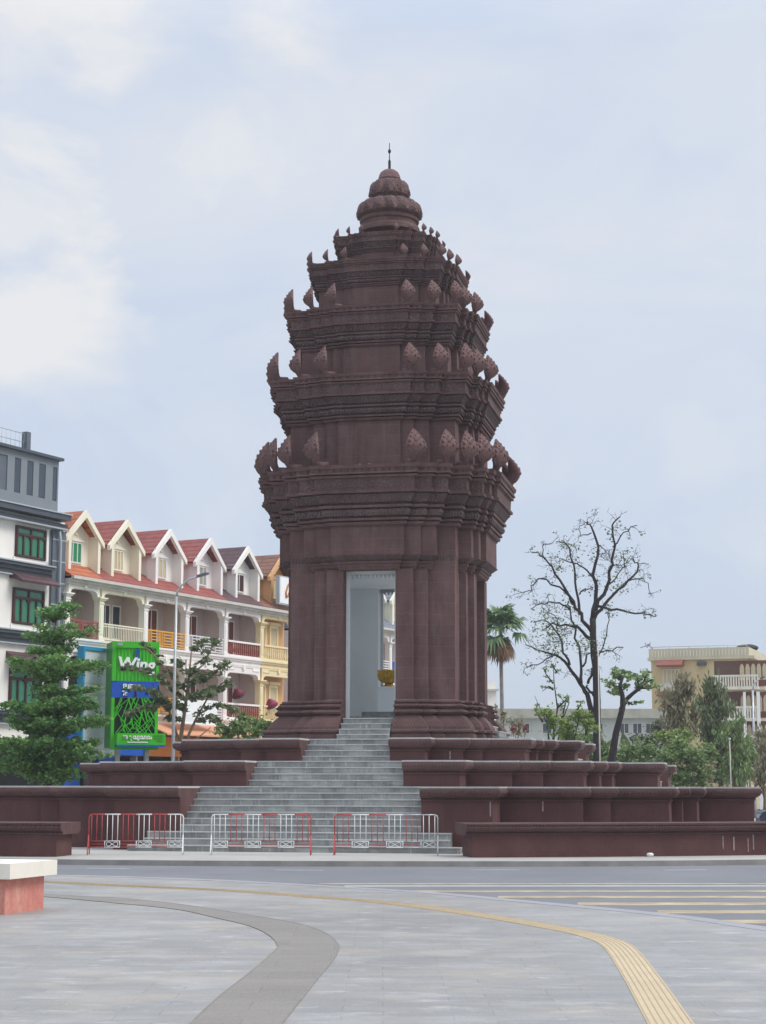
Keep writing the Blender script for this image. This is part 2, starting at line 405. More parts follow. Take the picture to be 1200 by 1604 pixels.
# ------------------------------------------------------------------ ground surfaces
def mat_asphalt():
    m, nt, b = new_mat('worn asphalt'); v = coords(nt)
    base = ramp(nt, noise(nt, v, .35, 8, .6), [(.3, srgb('66686c')), (.7, srgb('7a7b7f'))])
    base = mixrgb(nt, ramp(nt, noise(nt, coords(nt, (.15, 1.2, 1)), .8, 6, .6), [(.5, g(0)), (.75, g(.5))]), base, srgb('5a5b5f'))
    base = mixrgb(nt, .3, base, ramp(nt, noise(nt, v, 60, 3, .8), [(.3, srgb('505256')), (.7, srgb('959699'))]))
    nt.links.new(base, b.inputs['Base Color']); b.inputs['Roughness'].default_value = .75; bump(nt, b, noise(nt, v, 90, 3, .8), .3, .01)
    return m
def mat_paver():
    m, nt, b = new_mat('grey granite paving'); v = coords(nt)
    def bricks(c1, c2, mo, off=.37, sc_=1.0):
        br = nt.nodes.new('ShaderNodeTexBrick'); nt.links.new(v, br.inputs['Vector']); br.offset = off; br.inputs['Scale'].default_value = sc_
        br.inputs['Brick Width'].default_value = .9; br.inputs['Row Height'].default_value = .3; br.inputs['Mortar Size'].default_value = .007
        br.inputs['Mortar Smooth'].default_value = .3
        br.inputs['Color1'].default_value = c1; br.inputs['Color2'].default_value = c2; br.inputs['Mortar'].default_value = mo
        return br
    base = ramp(nt, noise(nt, v, .22, 6, .6), [(.3, srgb('7f7c77')), (.5, srgb('8b8883')), (.72, srgb('98958f'))])
    br = bricks(g(1.05), g(.82), g(.58))
    base = mixrgb(nt, .75, base, br.outputs['Color'], 'MULTIPLY')
    # sandy and bluish blotches following the rows of slabs
    s1 = noise(nt, coords(nt, (.8, 1.1, 1)), .7, 5, .65)
    base = mixrgb(nt, ramp(nt, s1, [(.52, g(0)), (.64, g(.6))]), base, srgb('a39784'))
    s2 = noise(nt, coords(nt, (.8, 1.2, 1)), .9, 5, .65)
    base = mixrgb(nt, ramp(nt, s2, [(.5, g(0)), (.64, g(.45))]), base, srgb('a9a8a5'))
    s3 = noise(nt, coords(nt, (.9, 1.4, 1)), 1.4, 5, .7)
    base = mixrgb(nt, ramp(nt, s3, [(.5, g(0)), (.66, g(.45))]), base, srgb('76767a'))
    s4 = noise(nt, coords(nt, (1.0, 1.9, 1)), 1.5, 6, .75)
    base = mixrgb(nt, ramp(nt, s4, [(.55, g(0)), (.68, g(.65))]), base, srgb('bbbab8'))
    fn = noise(nt, v, 35, 5, .8)
    base = mixrgb(nt, .16, base, ramp(nt, fn, [(.3, srgb('6e7076')), (.7, srgb('e2e3e4'))]))
    nt.links.new(base, b.inputs['Base Color']); b.inputs['Roughness'].default_value = .5; b.inputs['Specular IOR Level'].default_value = .35
    bump(nt, b, br.outputs['Fac'], .3, -.004)
    return m
def mat_band():
    m, nt, b = new_mat('dark rough granite band'); v = coords(nt)
    base = ramp(nt, noise(nt, coords(nt, (.6, 1.6, 1)), .9, 7, .7), [(.3, srgb('7a736b')), (.7, srgb('918a81'))])
    base = mixrgb(nt, .4, base, ramp(nt, noise(nt, v, 45, 4, .8), [(.35, srgb('5f5b57')), (.65, srgb('a09c96'))]))
    br = nt.nodes.new('ShaderNodeTexBrick'); nt.links.new(v, br.inputs['Vector']); br.inputs['Scale'].default_value = 1
    br.inputs['Brick Width'].default_value = 1.1; br.inputs['Row Height'].default_value = .6; br.inputs['Mortar Size'].default_value = .004
    br.inputs['Color1'].default_value = g(1); br.inputs['Color2'].default_value = g(.85); br.inputs['Mortar'].default_value = g(.55)
    base = mixrgb(nt, .7, base, br.outputs['Color'], 'MULTIPLY')
    nt.links.new(base, b.inputs['Base Color']); b.inputs['Roughness'].default_value = .6
    bump(nt, b, noise(nt, v, 60, 3, .7), .3, .005)
    return m
def mat_tactile():
    m, nt, b = new_mat('yellow tactile tiles'); v = coords(nt)
    base = ramp(nt, noise(nt, v, 2.2, 6, .7), [(.3, srgb('b8a68a')), (.7, srgb('c9b89a'))])
    br = nt.nodes.new('ShaderNodeTexBrick'); nt.links.new(v, br.inputs['Vector']); br.offset = 0; br.inputs['Scale'].default_value = 1
    br.inputs['Brick Width'].default_value = .4; br.inputs['Row Height'].default_value = .4; br.inputs['Mortar Size'].default_value = .004
    br.inputs['Color1'].default_value = g(1); br.inputs['Color2'].default_value = g(.9); br.inputs['Mortar'].default_value = g(.6)
    base = mixrgb(nt, .6, base, br.outputs['Color'], 'MULTIPLY')
    base = mixrgb(nt, .25, base, ramp(nt, noise(nt, v, 50, 4, .8), [(.3, srgb('9a8058')), (.7, srgb('ead2a8'))]))
    nt.links.new(base, b.inputs['Base Color']); b.inputs['Roughness'].default_value = .6
    return m
M['asphalt'] = mat_asphalt(); M['paver'] = mat_paver(); M['band'] = mat_band(); M['tactile'] = mat_tactile()
M['island'] = simple('pale concrete paving', 'a9a6a0', .7, .1, .8)
M['kerb'] = simple('dirty kerb stone', '86837e', .7, .2, 1.5)
M['groundm'] = simple('grey city ground', '8f8d88', .8, .12, .05)
M['markyel'] = simple('worn cream yellow road paint', 'aa9b80', .7, .3, 2.0)
M['markwht'] = simple('worn white road paint', 'adafb0', .7, .15, 5)
M['jointm'] = simple('dark paving joint', '858078', .7, .15, 5)
M['ribl'] = simple('tactile groove', 'b09c7a', .7, .15, 5)

RZ = -0.13                                   # road level
CX, CY, PHI = 0.20, 63.0, R(11.8)            # monument centre and turn
b = MB(); b.poly([(-3000,-400,-.16),(3000,-400,-.16),(3000,5000,-.16),(-3000,5000,-.16)])
b.build('ground', M['groundm'], kind='structure')
b = MB()
b.poly([(CX+44*math.cos(2*math.pi*k/96), CY-4+44*math.sin(2*math.pi*k/96), RZ) for k in range(96)])
b.build('road', M['asphalt'], kind='structure')
def grid_strip(name, A, B, z0, z1, mat, kind='structure'):
    """solid strip between two polylines"""
    m = MB(); n = len(A)
    top = [m.vert((p[0], p[1], z1)) for p in A] ; top2 = [m.vert((p[0], p[1], z1)) for p in B]
    bo = [m.vert((p[0], p[1], z0)) for p in A]; bo2 = [m.vert((p[0], p[1], z0)) for p in B]
    for i in range(n-1):
        m.face((top[i], top[i+1], top2[i+1], top2[i])); m.face((bo[i+1], bo[i], bo2[i], bo2[i+1]))
        m.face((bo[i], bo[i+1], top[i+1], top[i])); m.face((top2[i], top2[i+1], bo2[i+1], bo2[i]))
    m.face((bo[0], top[0], top2[0], bo2[0])); m.face((bo[-1], bo2[-1], top2[-1], top[-1]))
    return m.build(name, mat, kind=kind)
def smooth_line(pts, n=60):
    """Catmull-Rom through ground points"""
    P = [Vector((p[0], p[1])) for p in pts]; P = [2*P[0]-P[1]] + P + [2*P[-1]-P[-2]]
    out = []; seg = len(P)-3
    for i in range(n+1):
        t = i/n*seg; k = min(int(t), seg-1); t -= k
        a, b_, c, d = P[k:k+4]
        out.append(0.5*((2*b_)+(c-a)*t+(2*a-5*b_+4*c-d)*t*t+(3*b_-a-3*c+d)*t**3))
    return out
# monument island and its kerb (superellipse)
def superel(Rr, n=160, e=2.6):
    o = []
    for k in range(n):
        a = 2*math.pi*k/n; c, s = math.cos(a), math.sin(a)
        o.append((CX-.4 + Rr*math.copysign(abs(c)**(2/e), c), CY + Rr*math.copysign(abs(s)**(2/e), s)))
    return o
b = MB(); b.loft([[(x, y, -.17) for x, y in superel(18.7)], [(x, y, 0) for x, y in superel(18.68)], [(x, y, .004) for x, y in superel(18.66)]], mats=[1, 1], cap0=False)
b.loft([[(x, y, .0045) for x, y in superel(18.5)], [(x, y, .008) for x, y in superel(18.48)]], cap0=False)
b.m[-1] = 0
b.build('pavement', [M['island'], M['kerb']], kind='structure')

# plaza in the foreground, bounded by the road
edge_px = [(-60,1368),(86,1371.5),(300,1377),(450,1384),(600,1392.5),(700,1399),(810,1409),(1050,1431),(1200,1451),(1400,1480)]
edge = [gnd(x, y) for x, y in edge_px]
edge = [(-40, 36.5), (-22, 37.2), (-12, 37.6)] + [(p.x, p.y) for p in edge[1:]] + [(7.4, 16.8), (9.6, 11.5), (12.5, 5), (16, -4)]
el = smooth_line(edge, 150)
b = MB(); n_ = len(el)
pl = [(p.x, p.y) for p in el] + [(16, -14), (-40, -14)]
b.loft([[(x, y, -.17) for x, y in pl], [(x, y, 0) for x, y in pl]], cap0=False)
b.build('plaza', M['paver'], kind='structure')
# paler kerb stones along the plaza edge
inner = []
for i, p in enumerate(el):
    d = (el[min(i+1, n_-1)] - el[max(i-1, 0)]).normalized(); inner.append(p + Vector((d.y, -d.x))*.0 + Vector((d.y, -d.x))*.35)
grid_strip('kerb', [(p.x, p.y) for p in el], [(p.x, p.y) for p in inner], -.02, .005, simple('granite kerb stones', '98979a', .6, .1, 2))
# dark curved band
o_px = [(30,1401),(70,1402.5),(200,1409),(300,1420),(400,1436),(460,1446),(505,1460),(527,1477),(529,1487),(520,1505),(495,1535),(440,1604),(395,1660)]
i_px = [(30,1405),(70,1406),(200,1417.5),(280,1426),(340,1439),(390,1451),(420,1465),(434,1480),(430,1490),(390,1525),(345,1560),(298,1604),(245,1660)]
A = smooth_line([gnd(x, y) for x, y in o_px], 90); B = smooth_line([gnd(x, y) for x, y in i_px], 90)
grid_strip('paving_band', A, B, .0, .006, M['band'])
for nm, Q in (('paving_band_joint', A), ('paving_band_joint', B)):
    q2 = [p + Vector((.018, .006)) for p in Q]
    grid_strip(nm, Q, q2, .0, .0085, M['jointm'])
# tactile strip
l_px = [(86,1381.5),(200,1387),(350,1393.5),(500,1404),(600,1411.5),(700,1423),(800,1438),(885,1455),(940,1482)]
l2 = [(940,1482),(975,1530),(1016,1604),(1050,1665)]
r_px = [(86,1384.5),(200,1390.5),(350,1397),(500,1408),(600,1416),(700,1428.5),(800,1444.5),(870,1459)]
def off(P, d_):
    out = []
    for i, p in enumerate(P):
        d = (P[min(i+1, len(P)-1)] - P[max(i-1, 0)]).normalized(); out.append(p + Vector((d.y, -d.x))*d_)
    return out
# one strip as a band of constant width along its middle line; it widens where it turns
c_px = [(60,1382),(200,1388.7),(350,1395.2),(500,1406),(600,1413.7),(700,1425.7),(800,1441),(880,1455),(930,1466),(968,1482),(1005,1530),(1052,1604),(1095,1665)]
Cc = smooth_line([gnd(x, y) for x, y in c_px], 140)
Wt = .36
Lf, Rt = off(Cc, -Wt/2), off(Cc, Wt/2)
grid_strip('tactile_strip', Lf, Rt, 0, .0065, M['tactile'])
for k in range(7):
    a = -Wt/2 + .012 + k*(Wt-.036)/6
    grid_strip('tactile_groove', off(Cc, a), off(Cc, a+.012), 0, .0095, M['ribl'])
# road dashes
for i, (px, py) in enumerate([(170,1361.5),(468,1363.5),(776,1362.5),(1074,1362)]):
    p = gnd(px, py, RZ); d = Vector((p.y-CY, -(p.x-CX), 0)).normalized()*-1; nrm = Vector((d.y, -d.x, 0))
    if d.x < 0: d = -d
    q = [p - d*.57 - nrm*.055, p + d*.57 - nrm*.055, p + d*.57 + nrm*.055, p - d*.57 + nrm*.055]
    bb = MB(); bb.loft([[(v.x, v.y, RZ) for v in q], [(v.x, v.y, RZ+.006) for v in q]], cap0=False)
    if bb.v: bb.build('road_marking', M['markwht'], kind='structure')
# zebra stripes: long cream bars running left to right
def stripe(x0, ya, yb, x1=1420, sl=-.002, mat='markyel'):
    p = [gnd(x0, ya, RZ), gnd(x1, ya + (x1-x0)*sl, RZ), gnd(x1, yb + (x1-x0)*sl, RZ), gnd(x0, yb, RZ)]
    bb = MB(); bb.loft([[(v.x, v.y, RZ) for v in p], [(v.x, v.y, RZ+.006) for v in p]], cap0=False); bb.build('zebra_stripe', M[mat], kind='structure')
stripe(500, 1384.2, 1385.6); stripe(540, 1387.5, 1389.2, mat='markwht'); stripe(640, 1395.2, 1397.6); stripe(780, 1403.6, 1406.8); stripe(905, 1413.6, 1418); stripe(1030, 1425.6, 1430.6); stripe(1130, 1440.5, 1446)

# ------------------------------------------------------------------ the monument
mon = empty('monument', (CX, CY, 0), -PHI,
            'tall brown carved stone tower with tiered lotus roof on three stepped terraces', 'monument')
def zl(py, v):
    """height of image row py on the upright plane v metres in front of the axis"""
    return zat(py, CY - v*math.cos(PHI))
def quadrant(spec, d):
    (w1, p1), (w2, p2), (w3, p3) = [(a+d, b_+d) for a, b_ in spec[:3]]; a = spec[3][0]+d
    return [(w1,p1),(w1,p2),(w2,p2),(w2,p3),(w3,p3),(w3,a),(a,a),(a,w3),(p3,w3),(p3,w2),(p2,w2),(p2,w1),(p1,w1)]
def rot4(q):
    """quadrant runs from the front (v axis = -y local) clockwise to the right side"""
    out = []
    for k in range(4):
        for (u, v) in q:
            x, y = u, -v                       # front faces local -Y
            for _ in range(k): x, y = -y, x    # 90 degrees counter clockwise seen from above
            out.append((x, y))
    return out
# q goes front -> right; successive turns front->right->back->left are counter clockwise: orientation upward is correct
def outline(spec, d): return rot4(quadrant(spec, d))
def ring(spec, d, z): return [(x, y, z) for x, y in outline(spec, d)]

# terraces --------------------------------------------------------
T1 = [(5.5,12.54),(7.82,10.9),(8.57,10.5),(10.2,10.2)]
T2 = [(4.1,9.57),(5.45,8.24),(6.35,7.92),(7.55,7.55)]
T3 = [(2.55,6.79),(3.62,6.07),(4.2,5.72),(5.51,5.51)]
Z1, Z2, Z3, Z4 = 1.81, 2.58, 3.32, 4.07
def terrace(spec, ws, ttop, z0, z1):
    def rg(d, z, cut=0.0):
        q = quadrant(spec, d)
        qq = [(ws, ttop), (ws, spec[0][1]+d)] + q + [(spec[0][1]+d, ws), (ttop, ws)]
        return [(x, y, z) for x, y in rot4(qq)]
    h = .34
    prof = [(0, z0-.02, 0), (0, z1-h-.07, 0), (.05, z1-h-.065, 0), (.06, z1-h-.02, 0), (.02, z1-h-.015, 0), (.02, z1-h+.015, 0),
            (.10, z1-h+.03, 1), (.20, z1-h+.09, 1), (.25, z1-h+.17, 1), (.25, z1-h+.24, 1), (.21, z1-.055, 0), (.21, z1-.045, 2), (.23, z1-.04, 2), (.23, z1, 2)]
    b = MB(); b.loft([rg(d, z) for d, z, _ in prof], mats=[p[2] for p in prof[1:]])
    b.m[-1] = 2
    return b.build('terrace', [M['wallred'], M['coping'], M['tread']], mon)
terrace(T1, 3.5, 10.44, 0, Z1); terrace(T2, 2.41, 8.15, Z1, Z2); terrace(T3, 1.43, 5.45, Z2, Z3)

# stair flights -----------------------------------------------------
def flight(parent, specs):
    """specs: list of (half width, t of riser, z low, z high)"""
    b = MB(); g_ = .004
    for (hw, t, t2, za, zb) in specs:
        b.cur = 0; b.box(-hw+g_, hw-g_, -t, -t2, za-.002, zb-.03)
        b.cur = 1; b.box(-hw+g_*.5, hw-g_*.5, -t-.025, -t2, zb-.03, zb)
    return b
def make_flights():
    out = []
    h = Z1/10
    s = [(4.75, 10.74+9*.3, 10.0, 0, h)]
    s += [(4.38, 10.74+(9-i)*.3, 10.0, 0, h*(i+1)) for i in range(1, 4)]
    b = MB()
    fl = [(hw, t, 12.54 if i < 3 else 12.2, za, zb) for i, (hw, t, _, za, zb) in enumerate(s)]
    fl = []
    for i in range(10):
        hw = 4.75 if i == 0 else (4.38 if i < 3 else 3.5)
        t = 10.74+(9-i)*.3; t2 = (t-.3) if i < 9 else 10.442
        fl.append((hw, t, t2 + (.003 if i < 3 else 0), 0, h*(i+1)))
    out.append(fl)
    for (hw, tt, za, zb, n) in ((2.41, 8.45, Z1, Z2, 4), (1.43, 5.75, Z2, Z3, 4), (.86, 3.45, Z3, Z4, 4)):
        hh = (zb-za)/n
        out.append([(hw, tt+(n-1-i)*.3, tt+(n-1-i)*.3-.3, za-.0, za+hh*(i+1)) for i in range(n)])
    return out
fl_src = []
for sp in make_flights():
    fl_src.append(flight(mon, sp).build('stair_flight', [M['steps'], M['tread']], mon))
for k in (1, 2, 3):
    for o in fl_src:
        c = o.copy(); col.objects.link(c); c.parent = mon; c.rotation_euler = (0, 0, k*math.pi/2)

# floor at door level ----------------------------------------------
b = MB(); b.box(-3.15, 3.15, -3.15, 3.15, Z3-.01, Z4-.006)
b.build('hall_floor', M['steps'], mon)

# lower shaft: four corner piers, with carved base mouldings ---------
LS = [(1.49,3.3),(1.95,3.1),(2.86,2.86)]
DO, RI = .905, 2.35                 # door half width, inner room half size
def pier_poly(d):
    (w1,p1),(w2,p2),(a,_) = [(x+d, y+d) for x, y in LS]
    return [(DO,p1),(w1,p1),(w1,p2),(w2,p2),(w2,a),(a,a),(a,w2),(p2,w2),(p2,w1),(p1,w1),(p1,DO),(RI,DO),(RI,RI),(DO,RI)]
base_prof = [(1162,.45,0),(1159,.62,0),(1157,.70,2),(1150,.70,2),(1149,.64,2),(1147,.64,0),(1146,.72,0),(1143,.72,0),(1142,.62,2),(1138,.60,3),(1131,.50,3),(1125,.37,3),(1121,.29,3),
             (1120.5,.20,0),(1118.5,.20,0),(1118,.32,1),(1115,.37,1),(1111.5,.33,1),(1111,.22,0),(1108.5,.22,0),(1108,.30,1),(1105.5,.34,1),(1103,.28,1),(1102.5,.17,0),(1100.5,.17,0),(1100,.22,0),(1097.5,.22,0),(1097,.06,0),(1095,.0,0)]
ZD = zl(892, 3.3)                  # door head
def pier():
    b = MB(); rings = []; mats = []
    for i, (py, d, m) in enumerate(base_prof):
        rings.append([(u, -v, zl(py, 3.3+d)) for u, v in pier_poly(d)]); mats.append(m)
    rings.append([(u, -v, ZD-.0) for u, v in pier_poly(0)])
    rings[0] = [(x, y, Z3-.01) for x, y, _ in rings[0]]
    b.loft(rings, mats=mats)
    return b
p0 = pier().build('tower_pier', [M['plain'], M['coping'], M['coping'], M['coping']], mon)
for k in (1, 2, 3):
    c = p0.copy(); col.objects.link(c); c.parent = mon; c.rotation_euler = (0, 0, k*math.pi/2)
# pale marble lining of the inside and of the door reveals
def lining():
    b = MB(); e = .03; z0 = Z4-.02; z1 = ZD
    i_, d_ = RI-e, DO-e
    b.prism([(DO-e,-RI),(RI-.001,-RI),(RI-.001,-RI+e),(DO-e,-RI+e)], z0, z1)
    b.prism([(RI-e,-RI+e),(RI,-RI+e),(RI,-DO),(RI-e,-DO)], z0, z1)
    return b
def reveal(sgn):
    b = MB(); e = .03
    x0, x1 = sorted((sgn*(DO-e), sgn*(DO-.001))); b.box(x0, x1, -2.758, -RI, Z4-.02, ZD); return b
rv = [reveal(1).build('door_reveal', M['pale'], mon), reveal(-1).build('door_reveal', M['pale'], mon)]
for k in (1, 2, 3):
    for i, s_ in enumerate(rv):
        c = s_.copy(); col.objects.link(c); c.parent = mon; c.rotation_euler = (0, 0, k*math.pi/2)
l0 = lining().build('wall_lining', M['pale'], mon)
for k in (1, 2, 3):
    c = l0.copy(); col.objects.link(c); c.parent = mon; c.rotation_euler = (0, 0, k*math.pi/2)
# door surrounds
def door_frame():
    b = MB(); y0, y1 = -2.86, -2.76
    for s in (-1, 1):
        xa, xb = sorted((s*(DO-.003), s*(DO-.10)))
        b.box(xa, xb, y0, y1, Z4-.01, ZD-.10)
        xa, xb = sorted((s*(DO-.101), s*(DO-.125)))
        b.box(xa, xb, y0+.03, y1, Z4-.01, ZD-.125)
    b.box(-DO+.003, DO-.003, y0, y1, ZD-.10, ZD-.003)
    return b
d0 = door_frame().build('door_frame', M['paletrim'], mon)
def pelmet():
    b = MB(); n = 11; w_ = 2*(DO-.12)/n
    for i in range(n):
        x0 = -(DO-.12)+i*w_
        b.poly([(x0, -2.72, ZD-.1), (x0+w_*.5, -2.72, ZD-.24), (x0+w_, -2.72, ZD-.1)]); b.poly([(x0+w_, -2.69, ZD-.1), (x0+w_*.5, -2.69, ZD-.24), (x0, -2.69, ZD-.1)])
        b.poly([(x0, -2.72, ZD-.1), (x0, -2.69, ZD-.1), (x0+w_*.5, -2.69, ZD-.24), (x0+w_*.5, -2.72, ZD-.24)])
        b.poly([(x0+w_*.5, -2.72, ZD-.24), (x0+w_*.5, -2.69, ZD-.24), (x0+w_, -2.69, ZD-.1), (x0+w_, -2.72, ZD-.1)])
    return b
e0 = pelmet().build('door_fringe', M['silver'], mon)
for k in (1, 2, 3):
    for s_ in (d0, e0):
        c = s_.copy(); col.objects.link(c); c.parent = mon; c.rotation_euler = (0, 0, k*math.pi/2)
# ceiling
b = MB(); b.box(-RI, RI, -RI, RI, ZD-.05, ZD-.001); b.build('hall_ceiling', M['pale'], mon)

# upper blocks, cornices -----------------------------------------
S0 = [(1.26,3.70),(1.80,3.52),(2.28,3.34),(2.90,2.90)]
# capital: only the projecting blocks flare, the corner pier runs through
cap = [(892,-.30,0),(888,-.28,0),(887,-.24,0),(883,-.24,0),(882,-.18,0),(879,-.16,0),(878,-.20,3),(874,-.08,3),(870,.02,3),(869,.04,3),(868,.0,0)]
def ring_cap(d, z):
    (w1, p1), (w2, p2), (w3, p3) = [(a+d*.72, b_+d) for a, b_ in S0[:3]]; a = 2.90 + (min(d, 0)*.12)
    p3 = max(p3, a+.02)
    q = [(w1,p1),(w1,p2),(w2,p2),(w2,p3),(w3,p3),(w3,a),(a,a),(a,w3),(p3,w3),(p3,w2),(p2,w2),(p2,w1),(p1,w1)]
    return [(x, y, z) for x, y in rot4(q)]
b = MB(); rg = [ring_cap(cap[0][1], ZD)]; mm = [0]
for (py, d, m) in cap: rg.append(ring_cap(d, max(zl(py, 3.7+d), ZD+.02+.001*len(rg)))); mm.append(m)
rg.append([(x, y, zl(822, 3.7)) for x, y in outline(S0, 0)]); mm = mm[:len(rg)-1]
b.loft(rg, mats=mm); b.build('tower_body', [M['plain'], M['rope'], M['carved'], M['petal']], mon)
# cornice template: (height fraction, offset fraction, material)
CT = [(0,.14,0),(.03,.20,0),(.05,.20,0),(.052,.04,3),(.073,.04,3),(.075,.28,0),(.112,.30,0),(.114,.14,3),(.148,.14,3),(.15,.32,1),(.20,.42,1),(.25,.40,1),(.27,.32,1),
      (.28,.26,3),(.285,.48,0),(.325,.50,0),(.327,.30,3),(.36,.34,3),(.37,.44,3),(.43,.54,3),(.50,.70,3),(.502,.56,3),(.522,.56,3),(.524,.80,0),(.57,.82,0),(.573,.70,0),(.585,.70,2),(.775,.73,2),
      (.78,.73,0),(.785,.86,0),(.82,.87,0),(.822,.70,3),(.842,.70,3),(.844,.94,0),(.875,.94,0),(.88,.88,4),(.935,.90,4),(.94,.96,0),(1.0,1.0,0)]
def cornice(spec, y0, y1, dm, rounded=False):
    v0 = spec[0][1]; za, zb = zl(y0, v0+dm*.15), zl(y1, v0+dm)
    b = MB(); rings = [ring(spec, dm*d, za+(zb-za)*t) for t, d, _ in CT]
    b.loft(rings, mats=[c[2] for c in CT[1:]])
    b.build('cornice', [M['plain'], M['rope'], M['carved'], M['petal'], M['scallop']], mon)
    return zb
def body(spec, z0, z1):
    b = MB(); b.loft([ring(spec, .05, z0-.02), ring(spec, .05, z0+.05), ring(spec, 0, z0+.06), ring(spec, 0, z1)]); b.build('tier_wall', M['plain'], mon)
S2 = [(1.09,3.42),(1.53,3.30),(2.03,3.16),(2.90,2.90)]
S3 = [(1.00,3.05),(1.40,2.92),(1.84,2.80),(2.60,2.60)]
S4 = [(.83,2.45),(1.15,2.36),(1.50,2.28),(2.12,2.12)]
S5 = [(.50,1.74),(.72,1.67),(.97,1.60),(1.42,1.42)]
tiers = [(S0,822,727,.66),(S2,658,583,.60),(S3,541,476,.46),(S4,447.5,403,.32),(S5,394,362,.20)]
tops = []
for i, (sp, y0, y1, dm) in enumerate(tiers):
    if i > 0: body(sp, tops[-1], zl(y0, sp[0][1]+dm*.15)+.001)
    tops.append(cornice(sp, y0, y1, dm))

# nagas: hooded seven headed cobras at every projecting corner ------------
def naga(h):
    """faces -Y, foot at the origin, height h"""
    b = MB(); b.smooth = True
    rows = 33; n = 24
    def yc(t): return (.14 - .27*math.sin(min(1, t/.50)*math.pi/2) + (0 if t < .50 else .17*((t-.50)/.5)**1.3))
    rings = []
    for i in range(rows):
        t = i/(rows-1)
        if t < .17: wd = .085
        elif t < .46: wd = .085 + .225*math.sin((t-.17)/.29*math.pi/2)
        else: wd = .31*(1-((t-.46)/.54)**1.5) + .006
        th = (.105 if t < .5 else .105*(1-(t-.5)/.5)**.6) + .015
        ser = 1 + (.05*math.sin(t*58) if .3 < t < .95 else 0)
        r_ = []
        for k in range(n):
            a = 2*math.pi*k/n; ca, sa = math.cos(a), math.sin(a)
            x = wd*ca*ser; yy = yc(t) + sa*th - (.03*ca*ca if t > .2 else 0)
            if sa < 0: yy += -.030*math.cos(ca*12)*(1 if .2 < t < .62 else .2)
            r_.append((x*h, yy*h, t*h))
        rings.append(r_)
    b.loft(rings)
    for (x, z, s_) in [(-.24,.47,.055),(.24,.47,.055),(-.22,.60,.055),(.22,.60,.055),(-.15,.73,.05),(.15,.73,.05),(-.09,.84,.042),(.09,.84,.042),(0,.92,.03),
                       (-.11,.52,.05),(.11,.52,.05),(0,.60,.065),(-.08,.68,.045),(.08,.68,.045),(0,.76,.05)]:
        y = yc(z) - .105*max(.15,(1-max(0,z-.5)/.5))**.6*math.sqrt(max(0,1-(x/.31)**2)) - .03*(x/.3)**2 + .012
        b.ball((x*.95*h, (y-.016)*h, z*h), s_*.72*h, s_*.8*h, s_*1.1*h, 7, 5)
    # the coiled body trailing back on the ledge
    b.tube([(0, .05*h, .06*h), (0, .22*h, .09*h), (0, .40*h, .13*h), (0, .5*h, .06*h)], [.11*h, .10*h, .075*h, .02*h], 8)
    return b
hn = [1.24, 1.05, .88, .50, .34]
for i, (sp, y0, y1, dm) in enumerate(tiers):
    d = dm - hn[i]*.17; src = None
    (w1, p1), (w3, p3), a = (sp[0][0]+d, sp[0][1]+d), (sp[2][0]+d, sp[2][1]+d), sp[3][0]+d
    z = tops[i]-.02
    pts = [(w1-.02, p1, 38), (w3, p3, 44), (a, a, 45), (p3, w3, 46), (p1, w1-.02, 52)]
    for k in range(4):
        for (u, v, ang) in pts:
            x, y, aa = u, -v, ang
            for _ in range(k): x, y, aa = -y, x, aa+90
            if src is None: o = src = naga(hn[i]).build('naga_head', M['naga'], mon)
            else: o = src.copy(); col.objects.link(o); o.parent = mon
            o.location = (x, y, z); o.rotation_euler = (0, 0, R(aa) + random.uniform(-.04, .04))

# lotus finial -----------------------------------------------------------
def zx(py): return zl(py, 0)
b = MB(); b.smooth = False
def lotus(n, amp):
    return lambda a, z: 1 + amp*(abs(math.cos(a*n/2))**.7 - .5)
rr = lambda px: px/4.286/2780*65.5
prof = [(rr(205), zx(368)), (rr(205), zx(362)), (rr(200), zx(359)), (rr(184), zx(358)), (rr(184), zx(352)), (rr(198), zx(350)), (rr(200), zx(347)), (rr(190), zx(346)), (rr(190), zx(344)), (rr(205), zx(342.5))]
b.loft([[(r_*math.cos(2*math.pi*k/48), r_*math.sin(2*math.pi*k/48), z) for k in range(48)] for r_, z in prof])
b.build('finial_drum', [M['plain'], M['plain']], mon)
def bud(rows, n, name):
    b = MB(); b.smooth = True; rings = []
    nn = n*12
    for (r_, z, amp) in rows:
        rings.append([(r_*(1+amp*(abs(math.cos(a*n/2))**.6-.6))*math.cos(a), r_*(1+amp*(abs(math.cos(a*n/2))**.6-.6))*math.sin(a), z) for a in [2*math.pi*k/nn for k in range(nn)]])
    b.loft(rings); o = b.build(name, M['carved'], mon)
    # raised arch ribs on each petal
    b = MB()
    return o
bud([(rr(200),zx(343),.0),(rr(210),zx(340),.06),(rr(214),zx(335),.10),(rr(209),zx(330),.12),(rr(200),zx(325),.14),(rr(184),zx(321),.15),(rr(162),zx(318.5),.16),(rr(130),zx(317),.03),(rr(118),zx(315),0)], 14, 'lotus_tier')
bud([(rr(112),zx(316),.0),(rr(112),zx(313),0),(rr(124),zx(310),.05),(rr(131),zx(305),.10),(rr(129),zx(298),.13),(rr(122),zx(292),.15),(rr(110),zx(288),.16),(rr(90),zx(285.5),.10),(rr(74),zx(284),0)], 9, 'lotus_tier')
def petal_arches(n, r0, z0, z1, wang, name):
    b = MB(); b.smooth = True
    for k in range(n):
        a0 = 2*math.pi*(k)/n
        for sc_ in (1.0, .62):
            path = []
            for j in range(11):
                q = j/10*math.pi; a = a0 + math.cos(q)*wang*sc_; zz = z0 + (z1-z0)*sc_*math.sin(q)**.7
                f = (zz-z0)/(z1-z0); rad = r0(f)+.01
                path.append((rad*math.cos(a), rad*math.sin(a), zz))
            b.tube(path, .036, 5)
    b.build(name, M['naga'], mon)
